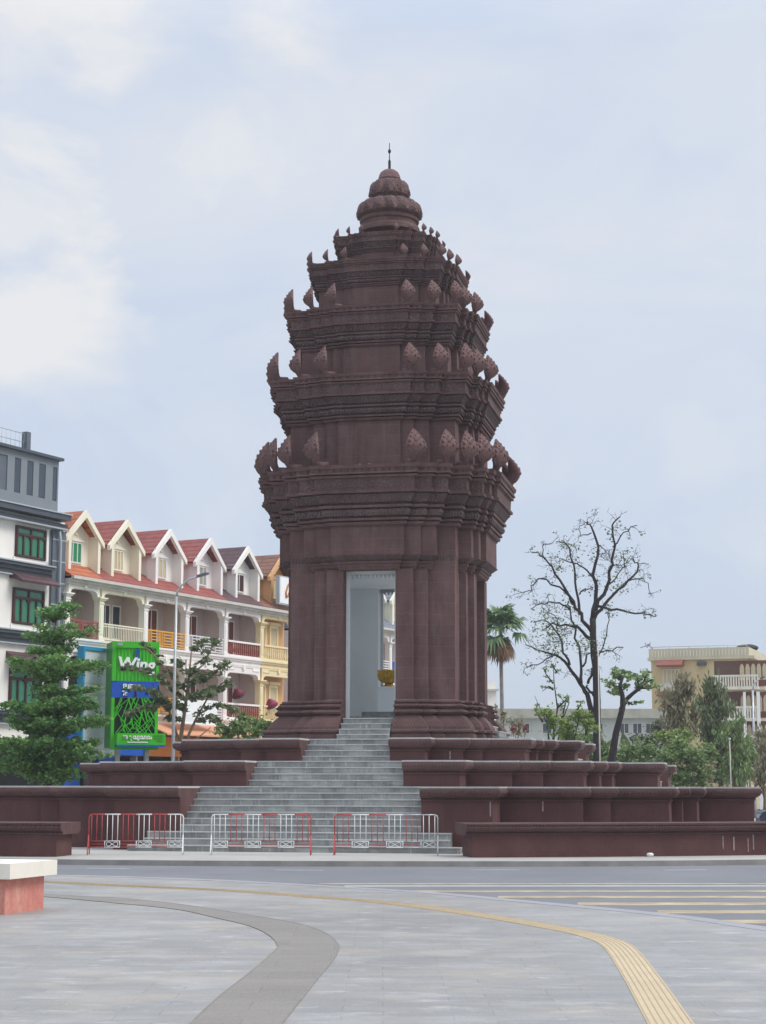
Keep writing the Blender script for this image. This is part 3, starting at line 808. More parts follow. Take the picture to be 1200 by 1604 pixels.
def petal_ring(n, r0, z0, z1, wang, ph, out, name='petals'):
    """upright carved lotus petals standing proud of the bud"""
    b = MB(); b.smooth = True; J, S = 10, 7
    for k in range(n):
        a0 = 2*math.pi*(k+ph)/n; base = len(b.v); grid = []
        for j in range(J):
            f = j/(J-1); w_ = wang*(.86+.14*min(1, f/.4))*math.sqrt(max(0, 1-max(0, (f-.45)/.55)**2)) + .004
            row = []
            for i in range(S):
                q = -1+2*i/(S-1); a = a0+q*w_; rad = r0(f) + out*(1-.75*q*q) + .05*f**3
                row.append(b.vert((rad*math.cos(a), rad*math.sin(a), z0+(z1-z0)*f)))
            grid.append(row)
        for j in range(J-1):
            for i in range(S-1): b.face((grid[j][i], grid[j][i+1], grid[j+1][i+1], grid[j+1][i]))
        # thickness: a back skin inside the bud
        back = [[b.vert(tuple(Vector(b.v[v])*Vector((1,1,1)) - Vector((math.cos(a0), math.sin(a0), 0))*.09)) for v in row] for row in grid]
        rim = [grid[0][i] for i in range(S)] + [grid[j][S-1] for j in range(1, J)] + [grid[J-1][i] for i in range(S-2, -1, -1)] + [grid[j][0] for j in range(J-2, 0, -1)]
        rb = [back[0][i] for i in range(S)] + [back[j][S-1] for j in range(1, J)] + [back[J-1][i] for i in range(S-2, -1, -1)] + [back[j][0] for j in range(J-2, 0, -1)]
        for i in range(len(rim)): b.face((rim[i], rb[i], rb[(i+1) % len(rim)], rim[(i+1) % len(rim)]))
        # small arch cut on the petal face
        path = []
        for j in range(11):
            q = j/10*math.pi; a = a0+math.cos(q)*wang*.48; f = .12+.55*math.sin(q)**.8
            rad = r0(f)+out*.92+.01; path.append((rad*math.cos(a), rad*math.sin(a), z0+(z1-z0)*f))
        b.tube(path, .024, 5)
    return b.build(name, M['naga'], mon)
r_lo = lambda f: rr(205)*(1-.26*f**2.4); r_up = lambda f: rr(124)*(1-.20*f**2.4)
petal_ring(16, r_lo, zx(340), zx(319), .165, .5, .045); petal_ring(16, r_lo, zx(341), zx(323), .175, 0, .09)
petal_ring(10, r_up, zx(309), zx(287), .27, .5, .04); petal_ring(10, r_up, zx(310), zx(291), .28, 0, .08)
b = MB(); b.smooth = True
b.lathe([(rr(76),zx(286)),(rr(76),zx(283)),(rr(80),zx(282.5)),(rr(76),zx(281)),(rr(71),zx(276)),(rr(60),zx(271)),(rr(40),zx(267.5)),(rr(18),zx(266)),(rr(6),zx(265.5))], 32)
b.build('finial_dome', M['naga'], mon)
b = MB(); b.lathe([(.05,zx(266)),(.05,zx(252)),(.018,zx(250)),(.014,zx(224))], 8)
b.ball((0,0,zx(237)), .06, .06, .09); b.build('lightning_rod', M['iron'], mon)
# small floodlights and pigeon-white lamps on the ledges
for i, (sp, y0, y1, dm) in enumerate(tiers[:4]):
    for dx in (-.10, .10):
        b = MB(); zt = tops[i]; yv = -(tiers[i+1][0][0][1]+.22)
        b.lathe([(.02,0),(.02,.06),(.045,.07),(.05,.14),(.02,.15)], 8); o = b.build('ledge_lamp', M['whitepaint'], mon); o.location = (dx*1.4-.1, yv, zt-.005); o.rotation_euler = (R(8), R(20 if dx > 0 else -20), 0)

# pedestal and golden lotus in the hall ------------------------------------
def in_mon(u, v): return (CX + u*math.cos(PHI) - v*math.sin(PHI), CY - u*math.sin(PHI) - v*math.cos(PHI))
px_, py_ = in_mon(0, 0)
zp0, zp1, zb1 = zat(1116, CY), zat(1076, CY), zat(1050, CY)
ped = empty('pedestal', (px_, py_, Z4-.006), -PHI, 'square pale stone pedestal under the golden lotus bowl inside the tower', 'pedestal')
b = MB(); b.box(-1.15,1.15,-1.15,1.15,0,(zp0-Z4)*.45); b.box(-.80,.80,-.80,.80,(zp0-Z4)*.45,(zp0-Z4)); b.build('pedestal_step', M['steps'], ped)
b = MB(); b.box(-.34,.34,-.34,.34,zp0-Z4,zp1-Z4-.05); b.box(-.37,.37,-.37,.37,zp1-Z4-.05,zp1-Z4); b.build('pedestal_block', M['pale'], ped)
bowl = empty('lotus_bowl', (px_, py_, zp1-.006), -PHI, 'golden lotus shaped bowl standing on the pale pedestal inside the tower doorway', 'bowl')
b = MB(); b.smooth = True; H_ = zb1-zp1
fm = lambda a, z: 1+.10*(abs(math.cos(a*5))**.7-.5)
b.lathe([(.26,0),(.25,.03*1),(.15,.09),(.14,.13)], 60); b.build('foot', M['gold'], bowl)
b = MB(); b.smooth = True
b.lathe([(.14,.125),(.26,.17),(.36,.27),(.40,H_*.72),(.38,H_*.92),(.41,H_),(.37,H_-.01),(.34,H_*.7),(.2,.3)], 60, mod=fm); b.build('petal_bowl', M['gold'], bowl)

# ------------------------------------------------------------------ low outer walls
def arc_wall(x0, x1, face, lab, cx=-3.05, cyy=82.8, Rw=36.75, th=1.25, name='low_wall'):
    root = empty(name, (0,0,0)); tag(root, lab, 'low wall', 'low outer walls beside the steps')
    n = 24
    a0, a1 = math.asin((x0-cx)/Rw), math.asin((x1-cx)/Rw)
    def sect(prof):
        rings = []
        for i in range(n+1):
            a = a0+(a1-a0)*i/n
            rings.append([(cx+(Rw+d)*math.sin(a), cyy-(Rw+d)*math.cos(a), z) for d, z in prof])
        return rings
    H = .87
    b = MB(); b.loft(sect([(0,.005),(0,H-.30),(-th,H-.30),(-th,.005)][::-1])); b.build('wall', M['wallred'], root)
    # coping, with a bit of overhang at both ends
    e = .17/Rw; a0 -= e; a1 += e
    cp = [(.02,H-.30),(.05,H-.29),(.05,H-.25),(.02,H-.245),(.02,H-.225),(.10,H-.215),(.18,H-.17),(.21,H-.11),(.21,H-.08),(.18,H-.05),(.22,H-.045),(.22,H),(-th-.2,H),(-th-.2,H-.22),(-th-.02,H-.30)]
    b = MB(); b.loft(sect(cp[::-1])); b.build('coping', M['coping'], root)
    return root
arc_wall(2.29, 17.5, 0, 'low brown wall with carved coping right of the grey steps')
arc_wall(-17.5, -8.4, 0, 'low brown wall with carved coping at the far left beside the red end of a barrier')

# white paint drips on the low wall and the terrace
lw = [o for o in bpy.data.objects if o.name == 'low_wall'][0]
for (px, za, zb, w_) in ((1129,.16,.52,.014),(1147,.12,.50,.02),(1171,.08,.46,.012),(1180,.14,.55,.016)):
    x = at(px, 1300, 48.4).x; a = math.asin((x+3.05)/36.75)
    q = [(-3.05+(36.75+d)*math.sin(a+s*w_/36.75), 82.8-(36.75+d)*math.cos(a+s*w_/36.75)) for s, d in ((-1,-.002),(1,-.002),(1,.004),(-1,.004))]
    b = MB(); b.prism(q, za+.02, zb); b.build('paint_drip', M['drip'], lw)
for (u, za, zb) in ((5.44, 1.0, 1.42), (6.7, 1.12, 1.40)):
    v = 12.54 if u < 5.5 else 10.9
    b = MB(); b.box(u-.02, u+.02, -v-.004, -v+.002, za, zb); b.build('paint_drip', M['drip'], mon)
b = MB(); b.box(3.2, 3.24, -6.075, -6.07, 2.66, 2.97); b.build('paint_drip', M['drip'], mon)

# ------------------------------------------------------------------ crowd barriers
def barrier(pxl, pxr, pat, lab, Yc=46.2, tilt=0.0, feet='RW', top=None):
    a = gnd(pxl, 1340); b_ = gnd(pxr, 1340); W = (b_-a).length
    root = empty('crowd_barrier', ((a.x+b_.x)/2, (a.y+b_.y)/2, 0.006), math.atan2(b_.y-a.y, b_.x-a.x)+tilt, lab, 'barrier', 'crowd barriers in front of the steps')
    mt = {'R': M['redpaint'], 'W': M['whitepaint'], 'G': M['galv']}
    H = 1.06; zb = .20; zb2 = .36; r = .016; n = len(pat); pw = W/n
    # frame with rounded top corners, split in the colours of the panels
    for i, c in enumerate(pat):
        x0 = -W/2+i*pw; x1 = x0+pw
        f = MB()
        xa = x0 + (.08 if i == 0 else 0); xb = x1 - (.08 if i == n-1 else 0)
        f.tube([(xa,0,H),(xb,0,H)], r, 8)
        if i == 0: f.tube([(x0,0,zb),(x0,0,H-.08),(x0+.024,0,H-.024),(x0+.08,0,H)], r, 8)
        if i == n-1: f.tube([(x1,0,zb),(x1,0,H-.08),(x1-.024,0,H-.024),(x1-.08,0,H)], r, 8)
        f.tube([(x0,0,zb),(x1,0,zb)], r*.85, 6); f.tube([(x0,0,zb2),(x1,0,zb2)], r*.75, 6)
        q = f
        if top and i >= 4:
            q = MB(); f.build('top_rail', mt[top], root)
        for k in range(3):
            x = x0 + pw*(.17+.33*k); q.tube([(x,0,zb2),(x,0,H)], r*.75, 6)
        for x in (x0+.012, x1-.012):
            if (c == 'W'): q.tube([(x,0,zb),(x,0,zb2)], r*.8, 6)
        if c == 'W':
            m_ = (x0+x1)/2; zz = (zb+zb2)/2
            pth = [(m_+math.sin(t*2*math.pi)*pw*.36, 0, zz+math.sin(t*4*math.pi)*.055) for t in [j/24 for j in range(25)]]
            q.tube(pth, .009, 5)
        else:
            q.tube([(x0,0,(zb+zb2)/2),(x1,0,(zb+zb2)/2)], .008, 5)
        q.build('panel', mt[c], root)
    for s, x in ((-1, -W/2), (1, W/2)):
        f = MB(); c = feet[0] if s < 0 else feet[1]
        for d in (-1, 1):
            f.tube([(x,0,.52),(x+.0,d*.20,.18),(x,d*.26,.12),(x,d*.28,0)], r, 8)
        f.tube([(x,-.20,.18),(x,.20,.18)], r*.8, 6); f.build('foot', mt[c], root)
    return root
barrier(139, 286, 'RWRWRW', 'crowd barrier with red left foot, leftmost of three, by the left low wall', feet='RW', tilt=R(4))
barrier(331, 487, 'WRWRWR', 'crowd barrier with white and red bars, the middle one of three', feet='WR', tilt=R(1))
barrier(524, 686, 'RWRWRW', 'crowd barrier ending in bare steel rail nearest the right low wall', feet='RG', tilt=R(-1), top='G')

# small litter on the island pavement
b = MB(); p = gnd(993, 1335.5); b.ball((0,0,.06), .10, .07, .06, 7, 5); b.build('plastic_bag', M['whitepaint'], label='small white plastic bag lying against the foot of the right low wall', cat='bag', loc=(p.x, 47.0, .008))

# ------------------------------------------------------------------ planter in the left foreground
def salmon():
    m, nt, b = new_mat('blotchy salmon plaster'); v = coords(nt, (1, 1, .8))
    base = ramp(nt, noise(nt, v, 3.2, 8, .7), [(.32, srgb('b5635a')), (.5, srgb('c87d6f')), (.68, srgb('d3a08f'))])
    base = mixrgb(nt, .3, base, ramp(nt, noise(nt, v, 22, 5, .75), [(.3, srgb('a84f48')), (.7, srgb('e0b5a4'))]))
    nt.links.new(base, b.inputs['Base Color']); b.inputs['Roughness'].default_value = .85; bump(nt, b, noise(nt, v, 30, 5, .7), .3, .01); return m
M['salmonwall'] = salmon()
p = gnd(7, 1434); q = gnd(68, 1425)
pt = empty('planter', (q.x, q.y, 0), math.atan2(q.y-p.y, q.x-p.x), 'salmon pink plastered planter with a thick cream stone top in the left foreground', 'planter')
Lr = (q-p).length
# local: x runs along the visible right wall (0 = far corner); y = +: to the left/away
b = MB(); th = .28
b.box(-Lr, 0, 0, th, .0, .50); b.box(-Lr, -Lr+th, th+.001, 3.6, 0, .50); b.box(-th, 0, th+.001, 3.6, 0, .50); b.build('plinth', M['salmonwall'], pt)
b = MB(); o_ = .14
b.box(-Lr-o_, o_, -o_, .42, .502, .72); b.box(-Lr-o_, -Lr+.40, .421, 3.7, .502, .72); b.box(-.42, o_, .421, 3.7, .502, .72); b.build('coping', simple('cream stone coping', 'e6e0d2', .6, .05, 3, bmp=.1), pt)
b = MB(); b.box(-Lr+.28, -.28, .28, 3.5, .40, .66); b.build('soil', simple('dark planter soil', '2e2a27', .9, .3, 12), pt)

# ------------------------------------------------------------------ the row of shophouses behind, left
ROW = Vector((-14.7, 82.0)); RA = math.atan2(.883, .47)
SD = Vector((math.cos(RA), math.sin(RA))); ON = Vector((math.sin(RA), -math.cos(RA)))   # along the row, out to the street
def rowpt(s, out=0.0): p = ROW + SD*s + ON*out; return (p.x, p.y, 0)
def px_s(px):
    """distance along the row whose facade falls in image column px"""
    k = (px-600)/FPX*1.003
    return (k*ROW.y - ROW.x)/(SD.x - k*SD.y)
b = MB(); q = [rowpt(-40, 5), rowpt(60, 5), rowpt(60, -12), rowpt(-40, -12)]
b.loft([[(p[0], p[1], -.165) for p in q], [(p[0], p[1], .0) for p in q]], cap0=False); b.build('pavement', M['island'], kind='structure')

def wall_box(b, x0, x1, y0, y1, z0, z1): b.box(x0, x1, y0, y1, z0, z1)
def balustrade(root, kind, x0, x1, z, mat, rail=None):
    b = MB(); y = -.22
    rail = rail or mat
    h = .85
    if kind == 'bars':
        b.box(x0, x1, y-.03, y+.03, z+h-.05, z+h); b.box(x0, x1, y-.02, y+.02, z+.08, z+.12); b.box(x0, x1, y-.02, y+.02, z+h-.16, z+h-.13)
        n = int((x1-x0)/.13)
        for i in range(n+1): x = x0+(x1-x0)*i/n; b.box(x-.014, x+.014, y-.014, y+.014, z+.12, z+h-.05)
    elif kind == 'rails':
        b.box(x0, x1, y-.03, y+.03, z+h-.06, z+h); b.box(x0, x1, y-.02, y+.02, z+.08, z+.12)
        n = 3
        for i in range(n):
            a = x0+(x1-x0)*i/n; c = x0+(x1-x0)*(i+1)/n; wdt = c-a
            for xx in (a+.03, a+wdt*.16, a+wdt*.30, c-.06): b.box(xx-.025, xx+.025, y-.02, y+.02, z+.12, z+h-.06)
            for j in range(4): zz = z+.22+j*.15; b.box(a+wdt*.30, c-.06, y-.018, y+.018, zz-.025, zz+.025)
    else:
        b.box(x0, x1, y-.08, y+.08, z+h-.10, z+h); b.box(x0, x1, y-.08, y+.08, z+.0, z+.10)
        bb = MB(); bb.smooth = True; n = int((x1-x0)/.19)
        for i in range(n):
            x = x0+(x1-x0)*(i+.5)/n
            bb.lathe([(.05,z+.09),(.03,z+.16),(.065,z+.34),(.03,z+.58),(.045,z+h-.09)], 6, c=(x, y))
        bb.build('balusters', mat, root)
        b.build('balustrade_rail', rail, root); return
    b.build('balustrade', mat, root)

def column(root, x, z0, z1, mat):
    b = MB(); w_ = .17
    b.box(x-w_-.05, x+w_+.05, -.30, .12, z0, z0+.14)
    b.box(x-w_, x+w_, -.25, .08, z0+.14, z1-.42)
    b.box(x-w_+.07, x+w_-.07, -.272, -.25, z0+.3, z1-.55)
    for k, (e, za, zb) in enumerate([(.03,z1-.42,z1-.37),(.0,z1-.37,z1-.28),(.05,z1-.28,z1-.24),(.09,z1-.24,z1-.18),(.14,z1-.18,z1-.12)]):
        b.box(x-w_-e, x+w_+e, -.25-e, .08, za, zb)
    b.build('column', mat, root)
def arch_beam(root, x0, x1, z0, z1, mat):
    """lintel with corbelled ends and a raised stepped band with a keystone"""
    b = MB(); y0, y1 = -.22, .12
    zl_ = z0+.28
    b.box(x0, x1, y0, y1, zl_, z1)
    for s, xa in ((1, x0), (-1, x1)):
        pts = [(0,0),(.16,0),(.17,.08),(.22,.17),(.32,.23),(.50,.28),(.5,.285),(0,.285)]
        pp = [(xa+s*u, z0+v) for u, v in pts]
        if s < 0: pp = pp[::-1]
        b.loft([[(p[0], y1-.002, p[1]) for p in pp], [(p[0], y0+.002, p[1]) for p in pp]])
    e = .035; m = (x0+x1)/2; t = .05
    zt = (zl_+z1)/2+.12; zb = zl_+.16
    for (xa, xb, z) in ((x0+.1, x0+.75, zb), (x0+.75, m-.22, zt), (m+.22, x1-.75, zt), (x1-.75, x1-.1, zb)):
        b.box(xa, xb, y0-e, y0+.01, z, z+t)
    for x in (x0+.75, x1-.75): b.box(x-t/2, x+t/2, y0-e-.002, y0+.01, zb, zt+t)
    b.box(m-.1, m+.1, y0-.09, y0+.01, zt-.14, zt+.14); b.box(m-.2, m+.2, y0-.06, y0+.01, zt-.02, zt+.05)
    b.build('lintel', mat, root)
def opening(root, x0, x1, z0, z1, y, frame, pane, panes=2, name='window', fw=.07, depth=.05, arch=False):
    b = MB()
    b.box(x0, x0+fw, y-depth, y, z0, z1); b.box(x1-fw, x1, y-depth, y, z0, z1)
    b.box(x0+fw, x1-fw, y-depth, y, z1-fw, z1); b.box(x0+fw, x1-fw, y-depth, y, z0, z0+fw)
    for i in range(1, panes):
        x = x0+(x1-x0)*i/panes; b.box(x-fw*.4, x+fw*.4, y-depth, y, z0+fw, z1-fw)
    f = b.build(name, frame, root)
    p = MB(); p.box(x0+fw*.5, x1-fw*.5, y-depth*.55, y-.005, z0+fw*.5, z1-fw*.5); p.build('pane' if 'window' in name or 'shutter' in name else 'leaf', pane, f)
    return f
def shophouse(s0, wd, c, label, roof, dorm, win, rails, railmat, door, full=True, trim=None, extra=None, moff=.5):
    DP = .5 if door == 'french' else 1.15
    c = M[c]; trim = M[trim] if trim else c
    root = empty('shophouse', rowpt(s0), RA, label, 'shophouse', 'shophouses in the row left of the tower')
    ZE = 11.3
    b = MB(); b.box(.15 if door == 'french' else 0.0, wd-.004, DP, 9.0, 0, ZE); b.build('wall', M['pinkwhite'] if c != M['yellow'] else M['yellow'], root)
    b = MB()
    for (za, zb) in ((4.75, 5.3), (8.05, 8.6)):
        b = MB(); b.box(0.0, wd-.004, -.18, DP-.001, za+.12, zb-.10)
        b.box(0.0, wd-.004, -.34, DP-.001, zb-.10, zb); b.box(0.0, wd-.004, -.27, -.18, zb-.20, zb-.10)
        b.box(0.0, wd-.004, -.24, -.18, za+.12, za+.2)
        b.build('balcony', trim, root)
    for (za, zb) in ((0, 4.86), (5.3, 8.16), (8.6, ZE)):
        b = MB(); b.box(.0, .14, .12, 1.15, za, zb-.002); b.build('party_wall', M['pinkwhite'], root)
    for (za, zb) in ((5.3, 7.9), (8.6, 11.05)):
        column(root, 0.07, za, zb-.28, trim)
        arch_beam(root, .12, wd-.06, zb-.42, (8.168 if za < 6 else 11.06), trim)
    for za, kind, mt in ((5.3, rails[0], railmat[0]), (8.6, rails[1], railmat[1])):
        balustrade(root, kind, .26, wd-.14, za, M[mt], trim)
    for za in (5.3, 8.6):
        if door == 'french':
            for xa in (.7, 1.95):
                opening(root, xa, xa+.9, za+.02, za+2.05, DP-.001, trim, M['beigeshutter'], 1, 'shutter_window', .13, .08)
                h = MB(); h.box(xa-.1, xa+1.0, DP-.2, DP-.001, za+2.06, za+2.22); h.build('door_hood', M['yellowtrim'], root)
        elif door == 'window':
            opening(root, 1.75, 2.55, za+.3, za+2.0, DP-.001, M['whitepaint'], M['glass'], 2, 'window', .07)
            opening(root, 2.7, 3.4, za+.3, za+2.0, DP-.001, M['whitepaint'], M['glass'], 1, 'window', .07)
        elif door == 'green':
            opening(root, 1.15, 2.1, za+.02, za+2.05, DP-.001, M['whitepaint'], M['greenglass'], 1, 'door')
            pp = MB(); pp.tube([(2.3,1.1,za+2.0),(2.33,1.1,za+1.6),(2.4,1.1,za+1.45),(2.5,1.1,za+1.4)], .03, 6); pp.build('drain_pipe', M['gutter'], root)
        else:
            opening(root, 1.85, 2.95, za+.02, za+2.1, DP-.001, M['whitepaint'], M['browndoor'], 2, 'door')
    # gutter and eave
    b = MB()
    b.box(0, wd-.004, -.34, .9, ZE-.24+.002, ZE-.12); b.box(0, wd-.004, -.46, .9, ZE-.12, ZE+.02); b.box(0, wd-.004, -.60, -.44, ZE+.0, ZE+.14); b.build('gutter', M['gutter'], root)
    # roof: two slopes
    rt = 14.35; yr = 4.3
    b = MB(); b.loft([[(0.001,-.5,ZE+.13),(0.001,yr,rt),(0.001,8.8,ZE+.13)], [(wd-.001,-.5,ZE+.13),(wd-.001,yr,rt),(wd-.001,8.8,ZE+.13)]])
    b.build('roof', M[roof], root)
    b = MB(); b.box(0.001, wd-.002, yr-.12, yr+.12, rt-.06, rt+.07); b.build('ridge_cap', M['tile_brown'], root)
    # dormer
    dm = M[dorm]; m = 1.8+moff; hw = 1.12; yd = .72; z0 = ZE+.13+(yd+.5)*.608; ze = 13.6; zp = 14.62
    b = MB()
    b.loft([[(m-hw,yd,z0-.3),(m+hw,yd,z0-.3),(m+hw,yd,ze),(m,yd,zp-.25),(m-hw,yd,ze)], [(m-hw,yr-.2,z0-.3),(m+hw,yr-.2,z0-.3),(m+hw,yr-.2,ze),(m,yr-.2,zp-.25),(m-hw,yr-.2,ze)]])
    d = b.build('dormer', dm, root)
    for s in (-1, 1):
        b = MB(); b.box(m+s*hw-.10, m+s*hw+.10, yd-.55, yd-.001, z0-.40, ze+.02 if s else 0); b.build('dormer_post', dm, d)
    rf = 1.42
    def slope(s, y0, y1, e0, th):
        A = Vector((m, 0, zp)); B = Vector((m+s*rf, 0, ze-.32))
        n = Vector((-(B.z-A.z)*s, 0, (B.x-A.x)*s)).normalized()*1.0
        if n.z < 0: n = -n
        q = [A, B, B+n*th, A+Vector((0,0,th*1.25))]
        if s < 0: q = q[::-1]
        return [[(p.x, y1, p.z) for p in q], [(p.x, y0, p.z) for p in q]]
    b = MB()
    for s in (-1, 1): b.loft(slope(s, yd-.42, yr+.1, 0, .10))
    b.build('dormer_roof', M[roof], d)
    b = MB()
    for s in (-1, 1):
        A = Vector((m, 0, zp+.13)); B = Vector((m+s*(rf+.03), 0, ze-.27))
        q = [A, B, B-Vector((0,0,.26)), A-Vector((0,0,.34))]
        if s < 0: q = q[::-1]
        b.loft([[(p.x, yd-.44, p.z) for p in q], [(p.x, yd-.62, p.z) for p in q]])
    b.build('barge_board', dm, d)
    wz = z0+.05
    fr, pn, np_ = win
    opening(d, m-.62, m+.42, wz+.02, wz+1.05, yd-.001, M[fr], M[pn], np_, 'shutter_window', .07, .06)
    b = MB(); b.box(m-.74, m+.54, yd-.10, yd-.001, wz+1.07, wz+1.16); b.box(m-.5, m+.3, yd-.07, yd-.001, wz+1.17, wz+1.24)
    b.ball((m,yd-.02,wz+1.42), .16, .05, .07); b.build('window_hood', dm, d)
    # shop front
    b = MB(); b.box(.2, wd-.2, .35, 1.49, .02, 3.2); b.build('shop_opening', M['dark'], root)
    if extra: extra(root, wd)
    return root

def ex_ac(root, wd):
    for z in (8.6+1.05, 8.6+1.85):
        a = MB(); a.box(2.6, 3.4, .55, .9, z, z+.6); a.smooth = True
        a.build('air_conditioner', M['whitepaint'], root)
        a = MB(); a.lathe([(.22,0),(.22,.02),(.05,.03)], 16); f = a.build('fan_grille', M['greydark'], root); f.location = (2.9, .549, z+.3); f.rotation_euler = (R(90), 0, 0)
def ex_orange(root, wd):
    b = MB(); b.box(.0, wd-.004, -.5, .1, 3.25, 4.2); b.build('shop_fascia', M['orange'], root)
    b = MB(); b.loft([[(0,-.1,4.86),(0,-1.7,4.25),(0,-1.7,4.32),(0,-.1,4.93)][::-1], [(wd,-.1,4.86),(wd,-1.7,4.25),(wd,-1.7,4.32),(wd,-.1,4.93)][::-1]]); b.build('awning', M['salmon'], root)
def ex_blue(root, wd):
    b = MB(); b.box(.0, wd-.004, -.5, .1, 3.25, 4.2); b.build('shop_fascia', M['blue'], root)
    b = MB(); b.box(.3, 1.5, -.1, .3, 0, 3.2); b.build('shutter', M['blue'], root)
def ex_sign(root, wd):
    # white roof sign with an orange swash on the dormer
    b = MB(); b.box(1.3, 3.4, -.55, -.35, 11.75, 13.35); b.build('sign_frame', M['silver'], root)
    b = MB(); b.box(1.38, 3.32, -.57, -.55, 11.83, 13.27); b.build('sign_face', M['signwhite'], root)
    pts = [(2.75,13.05),(2.45,13.1),(2.15,12.85),(1.95,12.45),(1.98,12.2),(2.12,12.22),(2.4,12.6),(2.62,12.95)]
    b = MB(); b.tube([(x,-.59,z) for x, z in pts], [.02,.05,.06,.06,.07,.06,.05,.02], 6); b.build('sign_swash', simple('orange brown swash', 'b87a4a', .5, .1, 3), root)
    b = MB(); b.tube([(3.2,-.59,12.95),(2.9,-.59,12.3),(2.5,-.59,12.0)], [.05,.04,.02], 6); b.build('sign_stroke', simple('yellow green stroke', 'c8c040', .5, .1, 3), root)
WD = 3.6
s_ = -1.3
units = [
 ('white', 'white shophouse with orange roof tiles and green dormer shutters beside the grey building', 'tile_orange', 'cream', ('whitepaint','greenpaint',3), ('rails','rails'), ('railred','railred'), 'green', None, ex_blue),
 ('cream', 'cream shophouse with air conditioners on its top balcony and a yellowish dormer', 'tile_red', 'cream', ('cream','beigeshutter',4), ('bars','bars'), ('cream','cream'), 'window', None, ex_blue),
 ('white', 'white shophouse with an orange yellow balcony railing behind the lamp post', 'tile_red', 'white', ('whitepaint','beigeshutter',3), ('rails','rails'), ('railyellow','railyellow'), 'door', None, ex_orange),
 ('lilac', 'white shophouse with a white railed balcony and a pinkish dormer', 'tile_red', 'lilac', ('whitepaint','greyshutter',3), ('rails','rails'), ('whitepaint','whitepaint'), 'door', None, ex_orange),
 ('lilac', 'white shophouse with dark brown tiles, brown dormer window and brown balusters', 'tile_brown', 'white', ('whitepaint','brownframe',2), ('balusters','balusters'), ('railred','railred'), 'door', None, ex_orange),
 ('yellow', 'orange yellow shophouse with a white roof sign, next to the tower edge', 'tile_rust', 'yellow', ('yellowtrim','beigeshutter',2), ('balusters','balusters'), ('yellowtrim','yellowtrim'), 'french', 'yellowtrim', ex_sign),
]
for i, (c, lab, rf, dr, win, rl, rm, dk, trim, ex) in enumerate(units):
    shophouse(s_+i*WD + (1.05 if i == 0 else 0), WD - (1.05 if i == 0 else 0), c, lab, rf, dr, win, rl, rm, dk, True, trim, ex, [-.05,.72,.8,.9,1.0,1.05][i])
# further units seen only through the tower doorway
shophouse(s_+8*WD+.65, WD, 'lilac', 'white shophouse with blue grey roof seen at left through the tower doorway', 'tile_grey', 'white', ('whitepaint','greyshutter',2), ('rails','rails'), ('whitepaint','whitepaint'), 'door', True)
shophouse(s_+9*WD+.65, WD, 'lilac', 'white shophouse with cream dormer seen at right through the tower doorway', 'tile_grey', 'cream', ('cream','beigeshutter',2), ('rails','rails'), ('blue','blue'), 'door', True)

# pink umbrellas / lanterns on the balconies
for (s, z, out, lab, c1) in ((px_s(366), 6.6, .35, 'pink and dark red hanging umbrella on the lower balcony, left one of two', '6e2438'), (px_s(418), 6.2, .35, 'pink umbrella with a grey rim near the tower edge on the yellow balcony', '8a3450')):
    r_ = empty('umbrella', (rowpt(s, out)[0], rowpt(s, out)[1], z), 0, lab, 'umbrella', 'pink umbrellas on the balconies')
    r_.rotation_euler = (R(28), R(-22), 0)
    b = MB(); b.smooth = True; b.lathe([(.02,.38),(.12,.32),(.26,.14),(.34,-.02),(.32,-.03),(.24,.12),(.1,.28),(.0,.34)], 16); b.build('canopy', simple('umbrella cloth ' + c1, c1, .6, .2, 4), r_)
    b = MB(); b.lathe([(.35,-.09),(.36,-.02),(.33,-.02),(.32,-.09)], 16); b.build('rim', M['greydark'], r_)
    b = MB(); b.tube([(0,0,-.45),(0,0,.6)], .012, 5); b.build('pole', M['galv'], r_)

# grey corner building on the far left -------------------------------------------------
s1 = -.27; L_ = 9.0
gb = empty('grey_building', rowpt(s1-L_), RA, 'tall grey and white building with slotted grey penthouse and green glass at left edge', 'building')
b = MB(); b.box(0, L_, 0, 9, 0, 13.9); b.build('wall', M['white'], gb)
b = MB()
for z in (4.75, 8.3, 11.35): b.box(-.01, L_-1.15, -.25, -.001, z-.02, z+.16); b.box(-.01, L_-1.15, -.40, -.001, z+.16, z+.30); b.box(-.01, L_-1.15, -.16, -.001, z-.22, z-.02)
b.box(-.01, L_-.2, -.35, -.001, 13.55, 13.75); b.box(-.01, L_-.30, -.60, .3, 13.902, 14.15)
b.build('cornice', M['greydark'], gb)
b = MB()
for z in (4.75, 8.3, 11.35): b.box(-.01, L_-1.10, -.46, -.001, z+.301, z+.36); b.box(-.01, L_-1.1, -.2, -.001, z-.28, z-.221)
b.box(-.01, L_-.25, -.66, .3, 14.151, 14.21); b.box(-.01, L_-.3, -.42, -.001, 13.48, 13.549)
b.build('cornice_edge', M['silver'], gb)
b = MB(); b.box(L_-1.0, L_-.05, -.12, -.001, 0, 13.47)
b.build('pilaster', M['grey'], gb)
b = MB()
for z in [1.0+i*1.0 for i in range(13)]: b.box(L_-1.01, L_-.04, -.135, -.12, z, z+.05)
b.build('pilaster_joints', M['silver'], gb)
b = MB(); b.tube([(L_-.75,-.30,13.4),(L_-.6,-.26,12.9),(L_-.6,-.26,0)], .06, 8); b.build('drain_pipe', M['silver'], gb)
